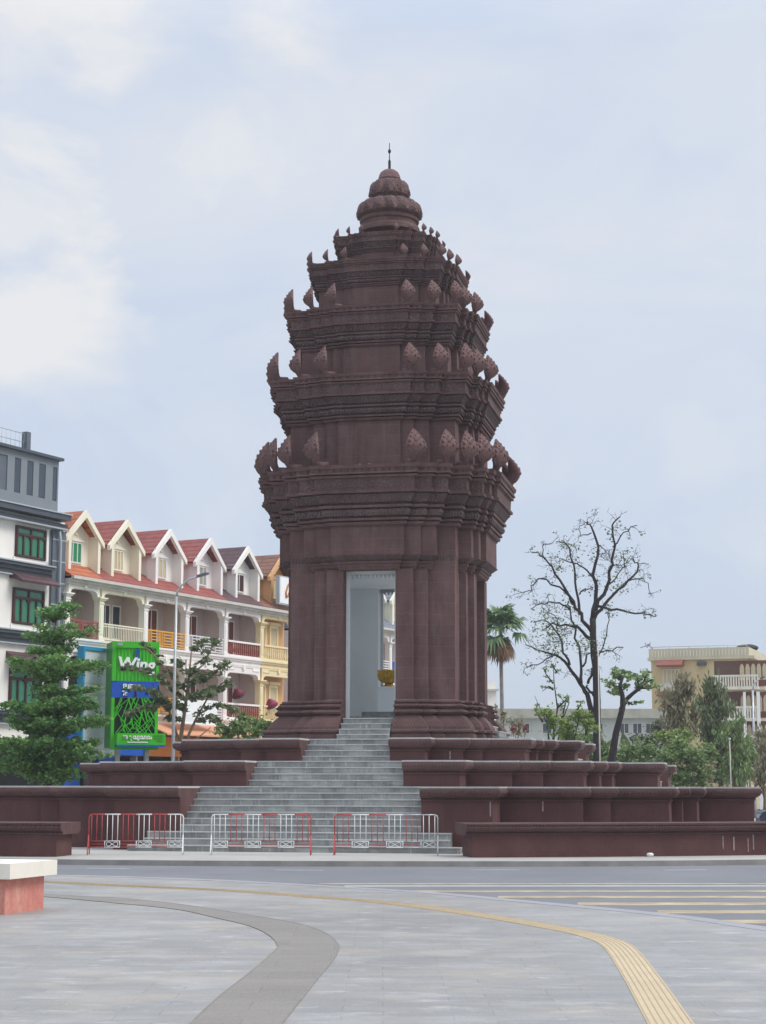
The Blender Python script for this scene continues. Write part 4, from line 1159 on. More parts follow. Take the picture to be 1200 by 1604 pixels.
# penthouse with four tall slots
px_x = lambda px: px_s(px) - (s1-L_)
b = MB(); x1 = px_x(84); b.box(0, x1, .02, 6, 14.22, 16.72); b.build('penthouse', M['grey'], gb)
b = MB(); b.box(-.1, x1+.12, -.25, 6.2, 16.721, 16.85); b.build('penthouse_roof', M['greydark'], gb)
b = MB(); b.box(.0, x1+.002, -.03, .019, 14.22, 14.82); b.box(.0, x1+.002, -.03, .019, 16.4, 16.72)
for (a, c) in ((2.6,14),(24,34),(44,53),(63.5,75)): b.box(px_x(a), px_x(c), -.03, .019, 14.82, 16.4)
b.box(px_x(82), x1, -.03, .019, 14.82, 16.4)
b.build('penthouse_fins', M['greylight'], gb)
for (a, c) in ((14,24),(34,44),(53,63.5),(75,82)):
    b = MB(); b.box(px_x(a)+.03, px_x(c)-.03, -.005, .0195, 14.85, 16.37); b.build('slot_window', M['glass'], gb)
# roof railing and post
b = MB(); xp = px_x(50); b.box(xp-.28, xp, .4, .7, 16.851, 17.85); b.build('roof_post', M['grey'], gb)
b = MB()
for z in (17.75, 17.35, 16.95): b.tube([(0,.55,z),(xp-.28,.55,z)], .02, 5)
for i in range(22): x = i*(xp-.3)/21; b.tube([(x,.55,16.85),(x,.55,17.75)], .012, 4)
b.build('roof_railing', M['silver'], gb)
# windows: brown frames, green glass, arched heads of the side lights
def big_window(x0, x1, z0, z1, hood=False):
    y = -.001; f = MB(); fw = .10
    f.box(x0, x0+fw, y-.12, y, z0, z1); f.box(x1-fw, x1, y-.12, y, z0, z1); f.box(x0+fw, x1-fw, y-.12, y, z1-fw, z1); f.box(x0+fw, x1-fw, y-.12, y, z0, z0+fw)
    zm = z1-(z1-z0)*.27; f.box(x0+fw, x1-fw, y-.12, y, zm-fw*.6, zm+fw*.5)
    for k in (1, 2, 3):
        x = x0+(x1-x0)*k/4; f.box(x-.045, x+.045, y-.11, y, z0+fw, zm-fw*.6)
    x = (x0+x1)/2; f.box(x-.045, x+.045, y-.11, y, zm+fw*.5, z1-fw)
    for k in range(4):                      # curved tops of the four lights
        xa = x0+(x1-x0)*k/4+.05; xb = x0+(x1-x0)*(k+1)/4-.05; zt = zm-fw*.6
        for (u0, u1, w0, w1) in ((xa, xa+.12, .18, .02), (xb-.12, xb, .02, .18)) if False else (((xa, xa+.13, .16, .0),) if k % 2 == 0 else ((xb-.13, xb, .0, .16),)):
            f.loft([[(u0,y-.1,zt),(u1,y-.1,zt),(u1,y-.1,zt-w1-.01),(u0,y-.1,zt-w0-.01)], [(u0,y,zt),(u1,y,zt),(u1,y,zt-w1-.01),(u0,y,zt-w0-.01)]])
    fo = f.build('window', M['brownframe'], gb)
    p = MB(); p.box(x0+.05, x1-.05, y-.05, y, z0+.05, z1-.05); p.build('pane', M['greenglass'], fo)
    if hood:
        h = MB(); h.loft([[(x0-.25,y,z1+.75),(x0-.25,y-.75,z1+.28),(x0-.25,y-.75,z1+.18),(x0-.25,y,z1+.4)], [(x1+.3,y,z1+.75),(x1+.3,y-.75,z1+.28),(x1+.3,y-.75,z1+.18),(x1+.3,y,z1+.4)]]); h.build('window_hood', M['tile_brown'], gb)
    s = MB(); s.box(x1+.02, x1+.25, -.06, y, z0-.2, z1+.1); s.box(x0-.1, x1+.25, -.06, y, z0-.25, z0-.02); s.build('window_surround', M['white'], gb)
xa, xb = px_x(19), px_x(66)
big_window(xa, xb, 11.95, 13.35); 
big_window(xa-.05, xb, 8.95, 10.55, True); big_window(xa-.1, xb, 5.35, 6.95, True)
b = MB(); b.box(px_x(70), px_x(79), -.05, -.001, 11.75, 13.4); b.build('grey_panel', M['grey'], gb)
b = MB(); b.box(.3, L_-.3, -.04, -.001, 0, 3.6); b.build('shop_opening', M['dark'], gb)

# --- white sign board with a teal frame, on the first white shophouse
def board(px0, px1, py0, py1, Y, name, label, cat):
    a = at(px0, py1, Y); c = at(px1, py0, Y)
    return a, c
fa = px_s(118)-0.15; fb = px_s(172)
tb = empty('sign_board', rowpt(fa-.2, .75), RA, 'large white sign board in a teal frame left of the green sign', 'sign board')
Wb = fb-fa+.2; zt_ = zat(1019, 84.5); zb_ = 3.2
b = MB(); b.box(.1, Wb-.12, .02, .25, zb_, zt_-.14); b.build('board_face', simple('white tiled board', 'ccd3d8', .4, .04, 1), tb)
b = MB(); b.box(0, .12, -.06, .3, zb_, zt_); b.box(Wb-.22, Wb, -.06, .3, zb_, zt_); b.box(.12, Wb-.22, -.06, .3, zt_-.16, zt_); b.build('board_frame', M['teal'], tb)
b = MB()
for k in range(11): z = zb_+.5*k+.3; b.box(.12, Wb-.22, .005, .02, z, z+.02) if z < zt_-.3 else None
b.build('board_joints', M['gutter'], tb)
for (z, s_z) in ((6.3, .55), (5.5, .5), (4.9, .4)):
    b = MB(); b.tube([(Wb-.9,-.02,z),(Wb-.72,-.02,z+.14),(Wb-.55,-.02,z+.02),(Wb-.62,-.02,z-.16),(Wb-.45,-.02,z-.22)], [.03,.07,.06,.05,.02], 6); b.build('board_emblem', M['teal'], tb)

# --- the green sign tower -------------------------------------------------------------
Yw = 82.4
A_ = at(175, 1170, Yw); B_ = at(248, 1010, Yw)
gz0, gz1 = zat(1172, Yw), zat(1006, Yw)
Wg = (B_.x-A_.x)*1.05
gs = empty('green_sign', (A_.x-.0, Yw-.4, 0), R(19), 'tall bright green sign box lettered Wing in white, in front of the shophouses', 'sign')
H0 = gz0; Hh = gz1-gz0
fz = lambda py: zat(py, Yw)
b = MB(); b.box(-.02, Wg-.0, .12, 1.5, fz(1172), gz1-.02); b.build('sign_box', M['signgreendark'], gs)
b = MB(); b.box(-.02, Wg, -.10, .119, fz(1016), gz1); b.box(-.02, .16, -.10, .119, fz(1068), fz(1016)-.001); b.box(Wg-.14, Wg, -.10, .119, fz(1068), fz(1016)-.001)
n = 11; x0_, x1_ = .16, Wg-.14
for i in range(n):
    xa_ = x0_+(x1_-x0_)*i/n; xb_ = x0_+(x1_-x0_)*(i+1)/n
    b.loft([[(xa_,.118,fz(1068)),(xa_,-.0,fz(1068)),((xa_+xb_)/2,-.06,fz(1068)),(xb_,-.0,fz(1068)),(xb_,.118,fz(1068))][::-1], [(xa_,.118,fz(1016)),(xa_,-.0,fz(1016)),((xa_+xb_)/2,-.06,fz(1016)),(xb_,-.0,fz(1016)),(xb_,.118,fz(1016))][::-1]][::-1])
b.build('sign_panel', M['signgreen'], gs)
b = MB(); b.box(-.03, Wg+.01, -.07, .118, fz(1094), fz(1068)-.004); b.build('blue_band', M['blue'], gs)
b = MB()
rnd = random.Random(3)
for i in range(7):
    x = .45+i*.27; h = rnd.uniform(.12,.3); zc = (fz(1094)+fz(1068))/2+rnd.uniform(-.2,.2)
    b.loft([[(x,-.068,zc-h),(x+.16,-.068,zc-h*.6),(x+.1,-.068,zc+h)], [(x,-.085,zc-h),(x+.16,-.085,zc-h*.6),(x+.1,-.085,zc+h)]][::-1])
b.build('cut_outs', M['dark'], gs)
b = MB(); b.box(.10, Wg-.1, -.04, .118, fz(1151), fz(1094)-.004); b.build('dark_backing', M['dark'], gs)
b = MB(); zA, zB = fz(1151), fz(1094)
b.box(-.02, .12, -.12, .118, fz(1151), fz(1094)-.004); b.box(Wg-.14, Wg, -.12, .118, fz(1151), fz(1094)-.004)
for i in range(46):
    x = rnd.uniform(.12, Wg-.14); z = rnd.uniform(zA, zB); a = rnd.choice([-1,1])*rnd.uniform(.15,.75); ln = rnd.uniform(.25,.6)
    p1 = Vector((x-math.sin(a)*ln, -.09-.002*(i%12), z-math.cos(a)*ln)); p2 = Vector((x+math.sin(a)*ln, -.09-.002*(i%12), z+math.cos(a)*ln))
    for p_ in (p1, p2): p_.x = min(max(p_.x, .12), Wg-.14); p_.z = min(max(p_.z, zA), zB)
    if (p1-p2).length > .2: b.bar(p1, p2, .055, .03)
b.build('lattice', M['signgreen'], gs)
b = MB(); b.box(-.02, Wg+.02, -.14, .118, fz(1175), fz(1151)-.004); b.box(.16, Wg+.24, -.75, -.141, fz(1168), fz(1150)); b.build('lower_panel', M['signgreen'], gs)
b = MB(); b.box(.16, Wg+.24, -.80, -.12, fz(1170.5), fz(1168)-.002); b.build('blue_edge', M['blue'], gs)
def on_sign(x, y, z, tilt=0): return Matrix.Translation((x, y, z)) @ Matrix.Rotation(R(90), 4, 'X') @ Matrix.Rotation(R(tilt), 4, 'Z')
text_mesh('Wing', 'sign_lettering', .80, M['signwhite'], gs, on_sign(Wg*.5, -.12, fz(1042), -2), .04, .022, .12)
b = MB(); cxs = Wg*.52; zc = fz(1027)
for (pp) in ([(-.16,.12),(.02,.30),(.12,.22),(.05,.02),(.2,-.28),(.08,-.2),(-.02,.0)], [(-.14,-.12),(.0,-.02),(-.02,-.3),(-.1,-.28)]):
    b.loft([[(cxs+x, -.08, zc+z) for x, z in pp], [(cxs+x, -.13, zc+z) for x, z in pp]])
b.build('bird_emblem', M['signblue'], gs)
text_mesh('\u1792\u1793\u17b6\u1782\u17b6\u179a', 'sign_lettering', .34, M['signwhite'], gs, on_sign(.95, -.10, fz(1076.5), -2), .02, .008)
b = MB(); b.box(.48, 1.5, -.093, -.088, fz(1080.5), fz(1074)); b.build('label_plate', M['signgreendark'], gs)
text_mesh('\u179c\u17b8\u1784', 'sign_lettering', .24, M['signwhite'], gs, on_sign(.62, -.10, fz(1088), -2), .02, .006)
text_mesh('\u178f\u17b6 \u1794\u17bb\u178e\u17d2\u178e\u179b', 'sign_lettering', .26, M['signwhite'], gs, on_sign(1.08, -.78, fz(1156.5), 0), .02, .008)
b = MB(); b.box(.62, 1.58, -.772, -.752, fz(1164.6), fz(1163.2)); b.build('small_line', M['signwhite'], gs)
b = MB(); b.box(1.85, Wg+.1, -.772, -.752, fz(1154.5), fz(1153)); b.box(1.85, Wg+.1, -.772, -.752, fz(1158.5), fz(1157)); b.box(2.0, Wg+.1, -.772, -.752, fz(1162.5), fz(1161)); b.build('small_line', M['signgreendark'], gs)
b = MB(); b.box(.15,.4,-.35,-.2,fz(1013),fz(1009)); b.tube([(.28,-.2,fz(1010)),(.28,0,fz(1008))], .02, 5); b.build('floodlight', M['galv'], gs)
b = MB(); b.box(.3, .5, .3, .6, 0, gz0); b.box(Wg-.5, Wg-.3, .3, .6, 0, gz0); b.build('sign_legs', M['galv'], gs)

# white panelled shop sign right of the green sign
ws_ = empty('white_sign', rowpt(px_s(246), 1.3), RA, 'plain white sign panel hung behind the lamp post, right of the green sign', 'sign board')
b = MB(); b.box(0, 3.6, 0, .25, 4.9, 6.1); b.box(0, 3.6, -.08, .0, 4.85, 4.9)
for k in range(5): b.box(0, 3.6, -.02, .0, 4.95+k*.09, 4.99+k*.09)
b.build('panel', M['signwhite'], ws_)
b = MB(); b.box(.1,.2,.25,1.3,5.4,5.5); b.box(3.4,3.5,.25,1.3,5.4,5.5); b.build('bracket', M['galv'], ws_)

# ------------------------------------------------------------------ yellow apartment building at the right
Yb = 150.0
def X(px, Y=Yb): return (px-600)/FPX*Y*1.005
ap = empty('apartment_building', (X(1152), Yb-4, 0), R(-20), 'ochre four storey apartment building with balconies at the right edge', 'apartment building')
zz = lambda py: zat(py, Yb)
W1 = (X(1152)-X(1018))*1.10; DPT = 15.0
ax = lambda px: -(X(1152)-X(px))*1.10
b = MB(); b.box(-W1, 0, 0, DPT, 0, zz(1036)); b.build('wall', M['ochre'], ap)
b = MB(); b.box(-W1-.15, .15, -.15, .2, zz(1036)+.252, zz(1018)); b.box(-.15, .151, .201, DPT, zz(1036)+.252, zz(1018)); b.box(-W1-.25, .6, -.25, DPT, zz(1036)+.002, zz(1036)+.25); b.build('parapet', simple('cream parapet', 'c6bda4', .75, .12, 1, streak=True), ap)
b = MB()
for i in range(30): x = -W1+.1+i*(W1)/30; b.box(x, x+.06, -.19, -.151, zz(1036)+.3, zz(1021))
b.build('parapet_fins', M['ochretrim'], ap)
b = MB(); b.tube([(-W1,0,zz(1015)),(0,0,zz(1015))], .03, 5)
for i in range(6): x = -W1+i*W1/5; b.tube([(x,0,zz(1020)),(x,0,zz(1015))], .025, 5)
b.build('roof_rail', M['galv'], ap)
b = MB(); b.ball((-.9, 6, zz(1018)+.35), 1.0, 1.0, .35, 10, 6); b.build('water_tank', M['iron'], ap)
fls = [zz(1079), zz(1127), zz(1172)]
tops_ = [zz(1039), zz(1086), zz(1133)]
xo = ax(1106)
RC = simple('brown painted recess shade', '6a5044', .8, .1, 2)  # flat sheets; the shade inside the loggias is painted in this colour
def arched(root, xx, z, n, wd_, horizontal=True):
    def T(u, v, w_): return (u, -v, w_) if horizontal else (v, u, w_)
    def bx(u0, u1, v0, v1, z0_, z1_):
        f = MB(); a_ = T(u0, v0, z0_); c_ = T(u1, v1, z1_)
        f.box(min(a_[0],c_[0]), max(a_[0],c_[0]), min(a_[1],c_[1]), max(a_[1],c_[1]), z0_, z1_); return f
    fo = bx(xx, xx+n*wd_+.1, .021, .05, z, z+2.1).build('shutter_door', M['browndoor'], root)
    for q in range(n):
        a_ = xx+.1+q*wd_; e_ = wd_-.1; pp = [(a_,.5),(a_+e_,.5),(a_+e_,1.5),(a_+e_*.8,1.75),(a_+e_*.5,1.85),(a_+e_*.2,1.75),(a_,1.5)]
        r1 = [T(u, .05, z+v) for u, v in pp]; r2 = [T(u, .07, z+v) for u, v in pp]
        p = MB(); p.loft([r1, r2]) ; p.build('pane', M['beigeshutter'], fo)
for k in range(3):
    b = MB(); b.box(xo, -.35, -.02, .02, fls[k]+.05, tops_[k]); b.build('loggia_recess_shade', RC, ap)
    arched(ap, xo+2.0, fls[k]+.05, 6, .46)
    b = MB(); b.box(xo, .9, -.9, -.021, fls[k]-.25, fls[k]); b.box(xo, .9, -.9, -.78, fls[k]+.80, fls[k]+.95)
    for i in range(18): x = xo+i*(.9-xo)/17; b.box(x-.07, x+.05, -.88, -.80, fls[k], fls[k]+.80)
    b.build('balcony', M['ochretrim'], ap)
    b = MB(); b.box(.001, 1.4, -.0, DPT, fls[k]-.25, fls[k]); b.box(1.28, 1.4, 0, DPT, fls[k]+.80, fls[k]+.95)
    for i in range(24): y = .1+i*DPT/24; b.box(1.3, 1.38, y, y+.25, fls[k], fls[k]+.80)
    b.build('balcony', M['ochretrim'], ap)
    if k > 0:
        b = MB(); b.box(-.02, .02, .3, DPT-.3, fls[k], tops_[k]); b.build('loggia_recess_shade', RC, ap)
    for j in range(3): arched(ap, 1.4+j*4.6, fls[k]+.05, 4, .7, False)
for (x, y, w_) in ((-.2, -.85, .10), (.9, -.85, .12), (1.3, 4.5, .14), (1.3, 9.5, .14)):
    b = MB(); b.box(x-w_, x+w_, y-.1, y+.1, 0, zz(1082)-.3); b.build('column', M['signwhite'], ap)
for k, (zt, zb) in enumerate(((zz(1046), zz(1066)), (zz(1092), zz(1113)), (zz(1140), zz(1160)))):
    xl, xr = ax(1034), ax(1058)
    opening(ap, xl, xr, zb-.3, zt-.2, -.001, M['ochretrim'], M['beigeshutter'], 4, 'shutter_window', .08)
    b = MB(); b.loft([[(xl-.35,-.001,zt+.7),(xl-.35,-1.1,zt+.1),(xl-.35,-1.1,zt),(xl-.35,-.001,zt)], [(xr+.35,-.001,zt+.7),(xr+.35,-1.1,zt+.1),(xr+.35,-1.1,zt),(xr+.35,-.001,zt)]]); b.build('awning', M['tileaw'], ap)
    b = MB(); b.box(xl-.1, xr+.1, -.7, -.001, zb-1.0, zb-.35); b.build('window_box', M['gutter'], ap)
xx = ax(1083); b = MB(); b.box(xx, xx+.75, -.3, -.001, zz(1045), zz(1039.5)); b.build('air_conditioner', M['greydark'], ap)
b = MB(); b.tube([(-W1+.2,1,zz(1020)),(-W1-.5,1,zz(1008))], .03, 5); b.tube([(-W1-1.1,1,zz(1014)),(-W1-.2,1,zz(1009))], .025, 4); b.tube([(-W1-.7,1,zz(1006)),(-W1-.5,1,zz(1014))], .025, 4); b.tube([(-W1-.2,1,zz(1005)),(-W1-.5,1,zz(1014))], .02, 4); b.build('antenna', M['iron'], ap)

# long low old building between the trees, and a small white block next to the tower
Yl = 138.0
lb = empty('long_building', (X(765,Yl)-9, Yl, 0), R(-1), 'long low whitewashed old building with a flat mossy parapet behind the trees', 'building')
zz2 = lambda py: zat(py, Yl)
Ll = X(1040,Yl)-X(765,Yl)+9
b = MB(); b.box(0, Ll, 0, 10, 0, zz2(1125)); b.build('wall', M['bluegrey'], lb)
b = MB(); b.box(-.2, Ll+.2, -.45, 10.2, zz2(1125)+.002, zz2(1121)); b.box(-.1, Ll+.1, -.2, .2, zz2(1121)+.002, zz2(1110)); b.build('parapet', simple('mossy parapet', 'a8a698', .85, .2, 1.2, streak=True), lb)
for px in (800, 812, 846, 870, 925, 965, 985, 1005):
    x = X(px,Yl)-(X(765,Yl)-9); opening(lb, x, x+.75, zz2(1149), zz2(1132), -.001, M['gutter'], M['glass'], 2, 'window', .06)
wb = empty('white_block', (X(757,120), 120, 0), R(6), 'small white flat roofed building peeping out right of the tower', 'building')
b = MB(); b.box(-3, X(776,120)-X(757,120), 0, 6, 0, zat(1066,120)); b.build('wall', M['white'], wb)
b = MB(); b.box(-3.1, X(779,120)-X(757,120), -.3, 6.2, zat(1079,120)-.12, zat(1079,120)); b.build('ledge', M['gutter'], wb)

# ------------------------------------------------------------------ lamp posts and poles
def lamp_post(px, pb, pt, Y, lab, arm=(45, -2), r0=.09, head=True, armdir=1):
    a = at(px, 1231, Y); z = zat(pt, Y)
    root = empty('lamp_post', (a.x, Y, 0), 0, lab, 'lamp post', 'street lamp posts')
    b = MB(); b.tube([(0,0,0),(0,0,.5),(0,0,z*.5),(.02,0,z)], [r0*1.25, r0, r0*.85, r0*.62], 10); b.build('pole', M['galv'], root)
    if arm:
        dx = arm[0]/FPX*Y; dz = -arm[1]/FPX*Y
        b = MB(); b.tube([(.02,0,z-.01),(.06,0,z+dz*.25),(dx*.18,0,z+dz*.55),(dx*.42,0,z+dz*.85),(dx*.75,0,z+dz)], [r0*.6,r0*.55,r0*.5,r0*.45,r0*.4], 8); b.build('arm', M['galv'], root)
        b = MB(); b.loft([[(dx*.70,-.09,z+dz-.06),(dx*.70,.09,z+dz-.06),(dx*.70,.07,z+dz+.05),(dx*.70,-.07,z+dz+.05)], [(dx*1.0,-.14,z+dz*1.12-.05),(dx*1.0,.14,z+dz*1.12-.05),(dx*1.0,.11,z+dz*1.12+.06),(dx*1.0,-.11,z+dz*1.12+.06)], [(dx*1.12,-.07,z+dz*1.15-.03),(dx*1.12,.07,z+dz*1.15-.03),(dx*1.12,.05,z+dz*1.15+.03),(dx*1.12,-.05,z+dz*1.15+.03)]][::-1]); b.build('lamp_head', M['greydark'], root)
    b = MB(); b.lathe([(r0*2,0),(r0*2,.05),(r0*1.4,.12)], 10); b.build('base', M['galv'], root)
    return root
lamp_post(270, 1190, 935, 76.0, 'tall grey street lamp post with a curved arm in front of the shophouses', (46, -32), r0=.085)
lamp_post(1183, 1230, 1080, 118.0, 'thin grey lamp post with a short curved arm before the ochre building', (18, -18), r0=.10)
for (px, pt, Y, lab) in ((940.5, 1010, 80.0, 'slender white pole beside the bare tree trunk'), (1145, 1158, 90.0, 'thin white pole among the trees at right')):
    a = at(px, 1231, Y); r_ = empty('flag_pole', (a.x, Y, 0), 0, lab, 'pole', 'thin poles at the right')
    b = MB(); b.tube([(0,0,0),(0,0,zat(pt,Y))], [.04,.022], 8); b.build('shaft', M['gutter'], r_)
    b = MB(); b.ball((0,0,zat(pt,Y)+.05), .06); b.build('finial', M['whitepaint'], r_)

# ------------------------------------------------------------------ things half cut by the right edge
Yc_ = 74.0
cr = empty('parked_car', (at(1188,1231,Yc_).x+1.9, Yc_, -.13), R(6), 'dark blue car cut off by the right edge of the photo', 'car')
prof = [(-2.15,.35),(-2.2,.75),(-2.05,.95),(-1.2,1.02),(-.55,1.48),(.75,1.5),(1.45,1.05),(2.1,.95),(2.2,.6),(2.15,.32)]
b = MB(); b.smooth = False
b.loft([[(x,-.78,z) for x, z in prof][::-1], [(x,-.86,z if z < 1.1 else z-.02) for x, z in prof][::-1], [(x,.86,z if z < 1.1 else z-.02) for x, z in prof][::-1], [(x,.78,z) for x, z in prof][::-1]][::-1]); b.build('body', M['carblue'], cr)
b = MB()
for s in (-1, 1):
    q = [(-1.0,1.05),(-.5,1.40),(.7,1.42),(1.25,1.07)]; ring_ = [(x, s*.862, z) for x, z in q]; ring2 = [(x, s*.875, z) for x, z in q]
    b.loft([ring_, ring2] if s < 0 else [ring2, ring_])
b.build('window', M['glass'], cr)
for x in (-1.35, 1.35):
    for s in (-1, 1):
        w_ = MB(); w_.lathe([(.0,-.1),(.32,-.1),(.33,-.08),(.33,.08),(.32,.1),(.0,.1)], 20); o = w_.build('wheel', M['rubber'], cr, loc=(x, s*.80, .33)); o.rotation_euler = (R(90), 0, 0)
        w2 = MB(); w2.lathe([(.0,-.115),(.18,-.115),(.2,-.1),(.2,.1),(.18,.115),(.0,.115)], 16); w2.build('rim', M['galv'], o)
for s in (-1, 1):
    h = MB(); h.box(-2.22,-2.1,s*.62-.14,s*.62+.14,.70,.84); h.build('headlight', M['silver'], cr)

# kerbed strip with a bench-like low plinth next to it
b = MB(); a = at(1183, 1231, 66.0)

# ------------------------------------------------------------------ vegetation
def mat_leaf(name, dark, mid, light):
    m, nt, b = new_mat(name)
    ge = nt.nodes.new('ShaderNodeNewGeometry')
    c = ramp(nt, ge.outputs['Random Per Island'], [(.0, srgb(dark)), (.5, srgb(mid)), (1.0, srgb(light))])
    c2 = mixrgb(nt, ramp(nt, noise(nt, coords(nt), .9, 4, .6), [(.35, g(0)), (.65, g(.55))]), c, srgb(light))
    nt.links.new(c2, b.inputs['Base Color']); b.inputs['Roughness'].default_value = .5; b.inputs['Specular IOR Level'].default_value = .3
    tr = nt.nodes.new('ShaderNodeBsdfTranslucent'); nt.links.new(c2, tr.inputs['Color'])
    mx = nt.nodes.new('ShaderNodeMixShader'); mx.inputs[0].default_value = .28
    out = [n for n in nt.nodes if n.type == 'OUTPUT_MATERIAL'][0]
    nt.links.new(b.outputs[0], mx.inputs[1]); nt.links.new(tr.outputs[0], mx.inputs[2]); nt.links.new(mx.outputs[0], out.inputs[0])
    return m
LF = {
 'almond': mat_leaf('fresh layered foliage', '3a6838', '588a48', '92b466'),
 'olive': mat_leaf('dark olive foliage', '465640', '62714f', '87946a'),
 'lime': mat_leaf('yellow green foliage', '5f7c42', '82994f', 'a9b96c'),
 'shrub': mat_leaf('mid green shrub foliage', '4e6a42', '6c8752', '96a96c'),
 'dry': mat_leaf('dry olive tan foliage', '6a6a50', '8d876a', 'b0a888'),
 'palm': mat_leaf('palm frond green', '42644a', '5f8058', '8ba272'),
 'brown': mat_leaf('dead frond brown', '5c4334', '7d5f48', '9a7c5e'),
 'red': mat_leaf('reddish dry leaves', '6b3a30', '8a5044', 'a56a52'),
}
BK = {
 'dark': simple('dark wet bark', '3a3433', .85, .25, 3, bmp=.4),
 'brown': simple('brown bark', '6b5548', .85, .25, 3, bmp=.4),
 'grey': simple('grey palm bark', '8d8782', .85, .2, 4, bmp=.4),
 'tan': simple('pale tan stems', '8a7560', .8, .2, 3),
}
class Leaves:
    def __init__(s, seed): s.v = []; s.f = []; s.r = random.Random(seed)
    def leaf(s, p, size, up=.6, ln=1.6, d=None):
        r = s.r
        if d is None:
            d = Vector((r.gauss(0,1), r.gauss(0,1), r.gauss(0,.6))).normalized()
        n = Vector((r.gauss(0,1), r.gauss(0,1), r.gauss(0,1)+up*2)).normalized()
        x = d.cross(n)
        if x.length < 1e-3: x = d.orthogonal()
        x.normalize(); x = x*size*.5; y = d*size*ln*.5
        i = len(s.v)
        s.v += [tuple(p-y), tuple(p+x*.9), tuple(p+y), tuple(p-x*.9)]; s.f.append((i,i+1,i+2,i+3))
    def blob(s, c, rx, ry, rz, n, size, up=.6, shell=.35):
        r = s.r; c = Vector(c)
        for _ in range(n):
            d = Vector((r.gauss(0,1), r.gauss(0,1), r.gauss(0,1))).normalized(); k = (r.random()**shell)*(1+r.gauss(0,.10))
            s.leaf(c + Vector((d.x*rx*k, d.y*ry*k, d.z*rz*k)), size*r.uniform(.6,1.3), up)
    def build(s, name, mat, parent):
        me = bpy.data.meshes.new(name); me.from_pydata(s.v, [], s.f); me.materials.append(mat); me.update()
        o = bpy.data.objects.new(name, me); col.objects.link(o); o.parent = parent; return o
def root_at(name, x, y, lab, cat, group=None): return empty(name, (x, y, 0), 0, lab, cat, group)

# --- layered tree at far left (flat tiers of small leaves) -------------------------------
def tiered_tree(px, Y, tiers_, lab, leaf, n_scale=1.0, seed=1, trunk=.16, size=.16, bark='brown', lean=0.0, th=.18):
    a = at(px, 1231, Y); root = root_at('layered_tree', a.x, Y, lab, 'tree')
    rnd = random.Random(seed); Lv = Leaves(seed); tb = MB()
    ztop = zat(min(t[1] for t in tiers_), Y)
    tb.tube([(0,0,-.1),(.03,0,ztop*.3),(-.02,0,ztop*.6),(lean*.6,0,ztop*.85),(lean,0,ztop)], [trunk, trunk*.85, trunk*.6, trunk*.3, trunk*.1], 10)
    for (xc, py, hw) in tiers_:
        z = zat(py, Y); cx = (xc-px)/FPX*Y; rad = hw/FPX*Y
        nb = max(6, int(rad*5))
        for k in range(nb):
            ang = 2*math.pi*k/nb + rnd.uniform(-.25,.25); r_ = rad*rnd.uniform(.72,1.05)
            tip = Vector((cx+math.cos(ang)*r_, math.sin(ang)*r_, z + rnd.uniform(-.10,.22)+.06*r_))
            base = Vector((lean*max(0,z/ztop-.4), 0, z-.35-.1*rad)); mid = (base+tip)/2 + Vector((0,0,.18*rad*.5))
            tb.tube([base, mid, tip], [.035,.025,.008], 5, cap=False)
            m = max(3, int(r_/.24))
            for j in range(1, m+1):
                t = j/m; p = base.lerp(mid, t*2) if t < .5 else mid.lerp(tip, t*2-1)
                sp = .36 + .22*math.sin(t*math.pi)
                Lv.blob(p+Vector((rnd.uniform(-.12,.12), rnd.uniform(-.12,.12), .05+rnd.uniform(-.06,.10))), sp, sp, th*rnd.uniform(.5,1.1), int(30*n_scale), size*.8, .9, .5)
                if rnd.random() < .35: Lv.blob(p+Vector((rnd.uniform(-.2,.2), rnd.uniform(-.2,.2), -.18)), sp*.6, sp*.6, .16, int(9*n_scale), size*.7, .2, .7)
    tb.build('trunk', BK[bark], root); Lv.build('crown', LF[leaf], root)
    return root
tiered_tree(66, 71.0, [(86,960,25),(84,996,50),(72,1020,38),(84,1048,82),(96,1084,54),(70,1112,88),(92,1140,88),(56,1172,98),(104,1190,62),(40,1204,70),(112,1216,40)],
            'large fresh green tree with flat layered branches in front of the grey building', 'almond', 1.7, 5, .2, .15, lean=.4)

# --- darker spreading tree by the lamp post
def spreading_tree(px, Y, stems, arms, lab, leaf, bark, seed, size=.15, n=26, name='spreading_tree', droop=.0, rad=.3):
    """stems and arms: lists of image columns/rows (drawn in plan at depth Y, spread in depth at random)"""
    a = at(px, 1231, Y); root = root_at(name, a.x, Y, lab, 'tree'); rnd = random.Random(seed)
    tb = MB(); Lv = Leaves(seed)
    def P(c, r, d): q = at(c, r, Y); return Vector((q.x-a.x, d, q.z))
    for path, r0, r1 in stems:
        d0 = rnd.uniform(-.2,.2); n_ = len(path)
        tb.tube([P(c, r, d0*i) for i, (c, r) in enumerate(path)], [r0+(r1-r0)*i/(n_-1) for i in range(n_)], 8)
    for path, wgt in arms:
        dd = rnd.uniform(-1.2,1.2); pts = [P(c, r, dd*i/(len(path)-1)) for i, (c, r) in enumerate(path)]
        tb.tube(pts, [.05]+[.03]*(len(pts)-2)+[.01], 5)
        for i in range(len(pts)-1):
            seg = (pts[i+1]-pts[i]).length; m = max(2, int(seg/.22))
            for j in range(m):
                p = pts[i].lerp(pts[i+1], (j+rnd.random())/m)
                Lv.blob(p+Vector((rnd.uniform(-.1,.1), rnd.uniform(-.3,.3), rnd.uniform(-.05,.12))), rad*wgt, rad*1.2*wgt, rad*.55*wgt, n, size, .5, .6)
    tb.build('trunk', BK[bark], root); Lv.build('crown', LF[leaf], root)
    return root
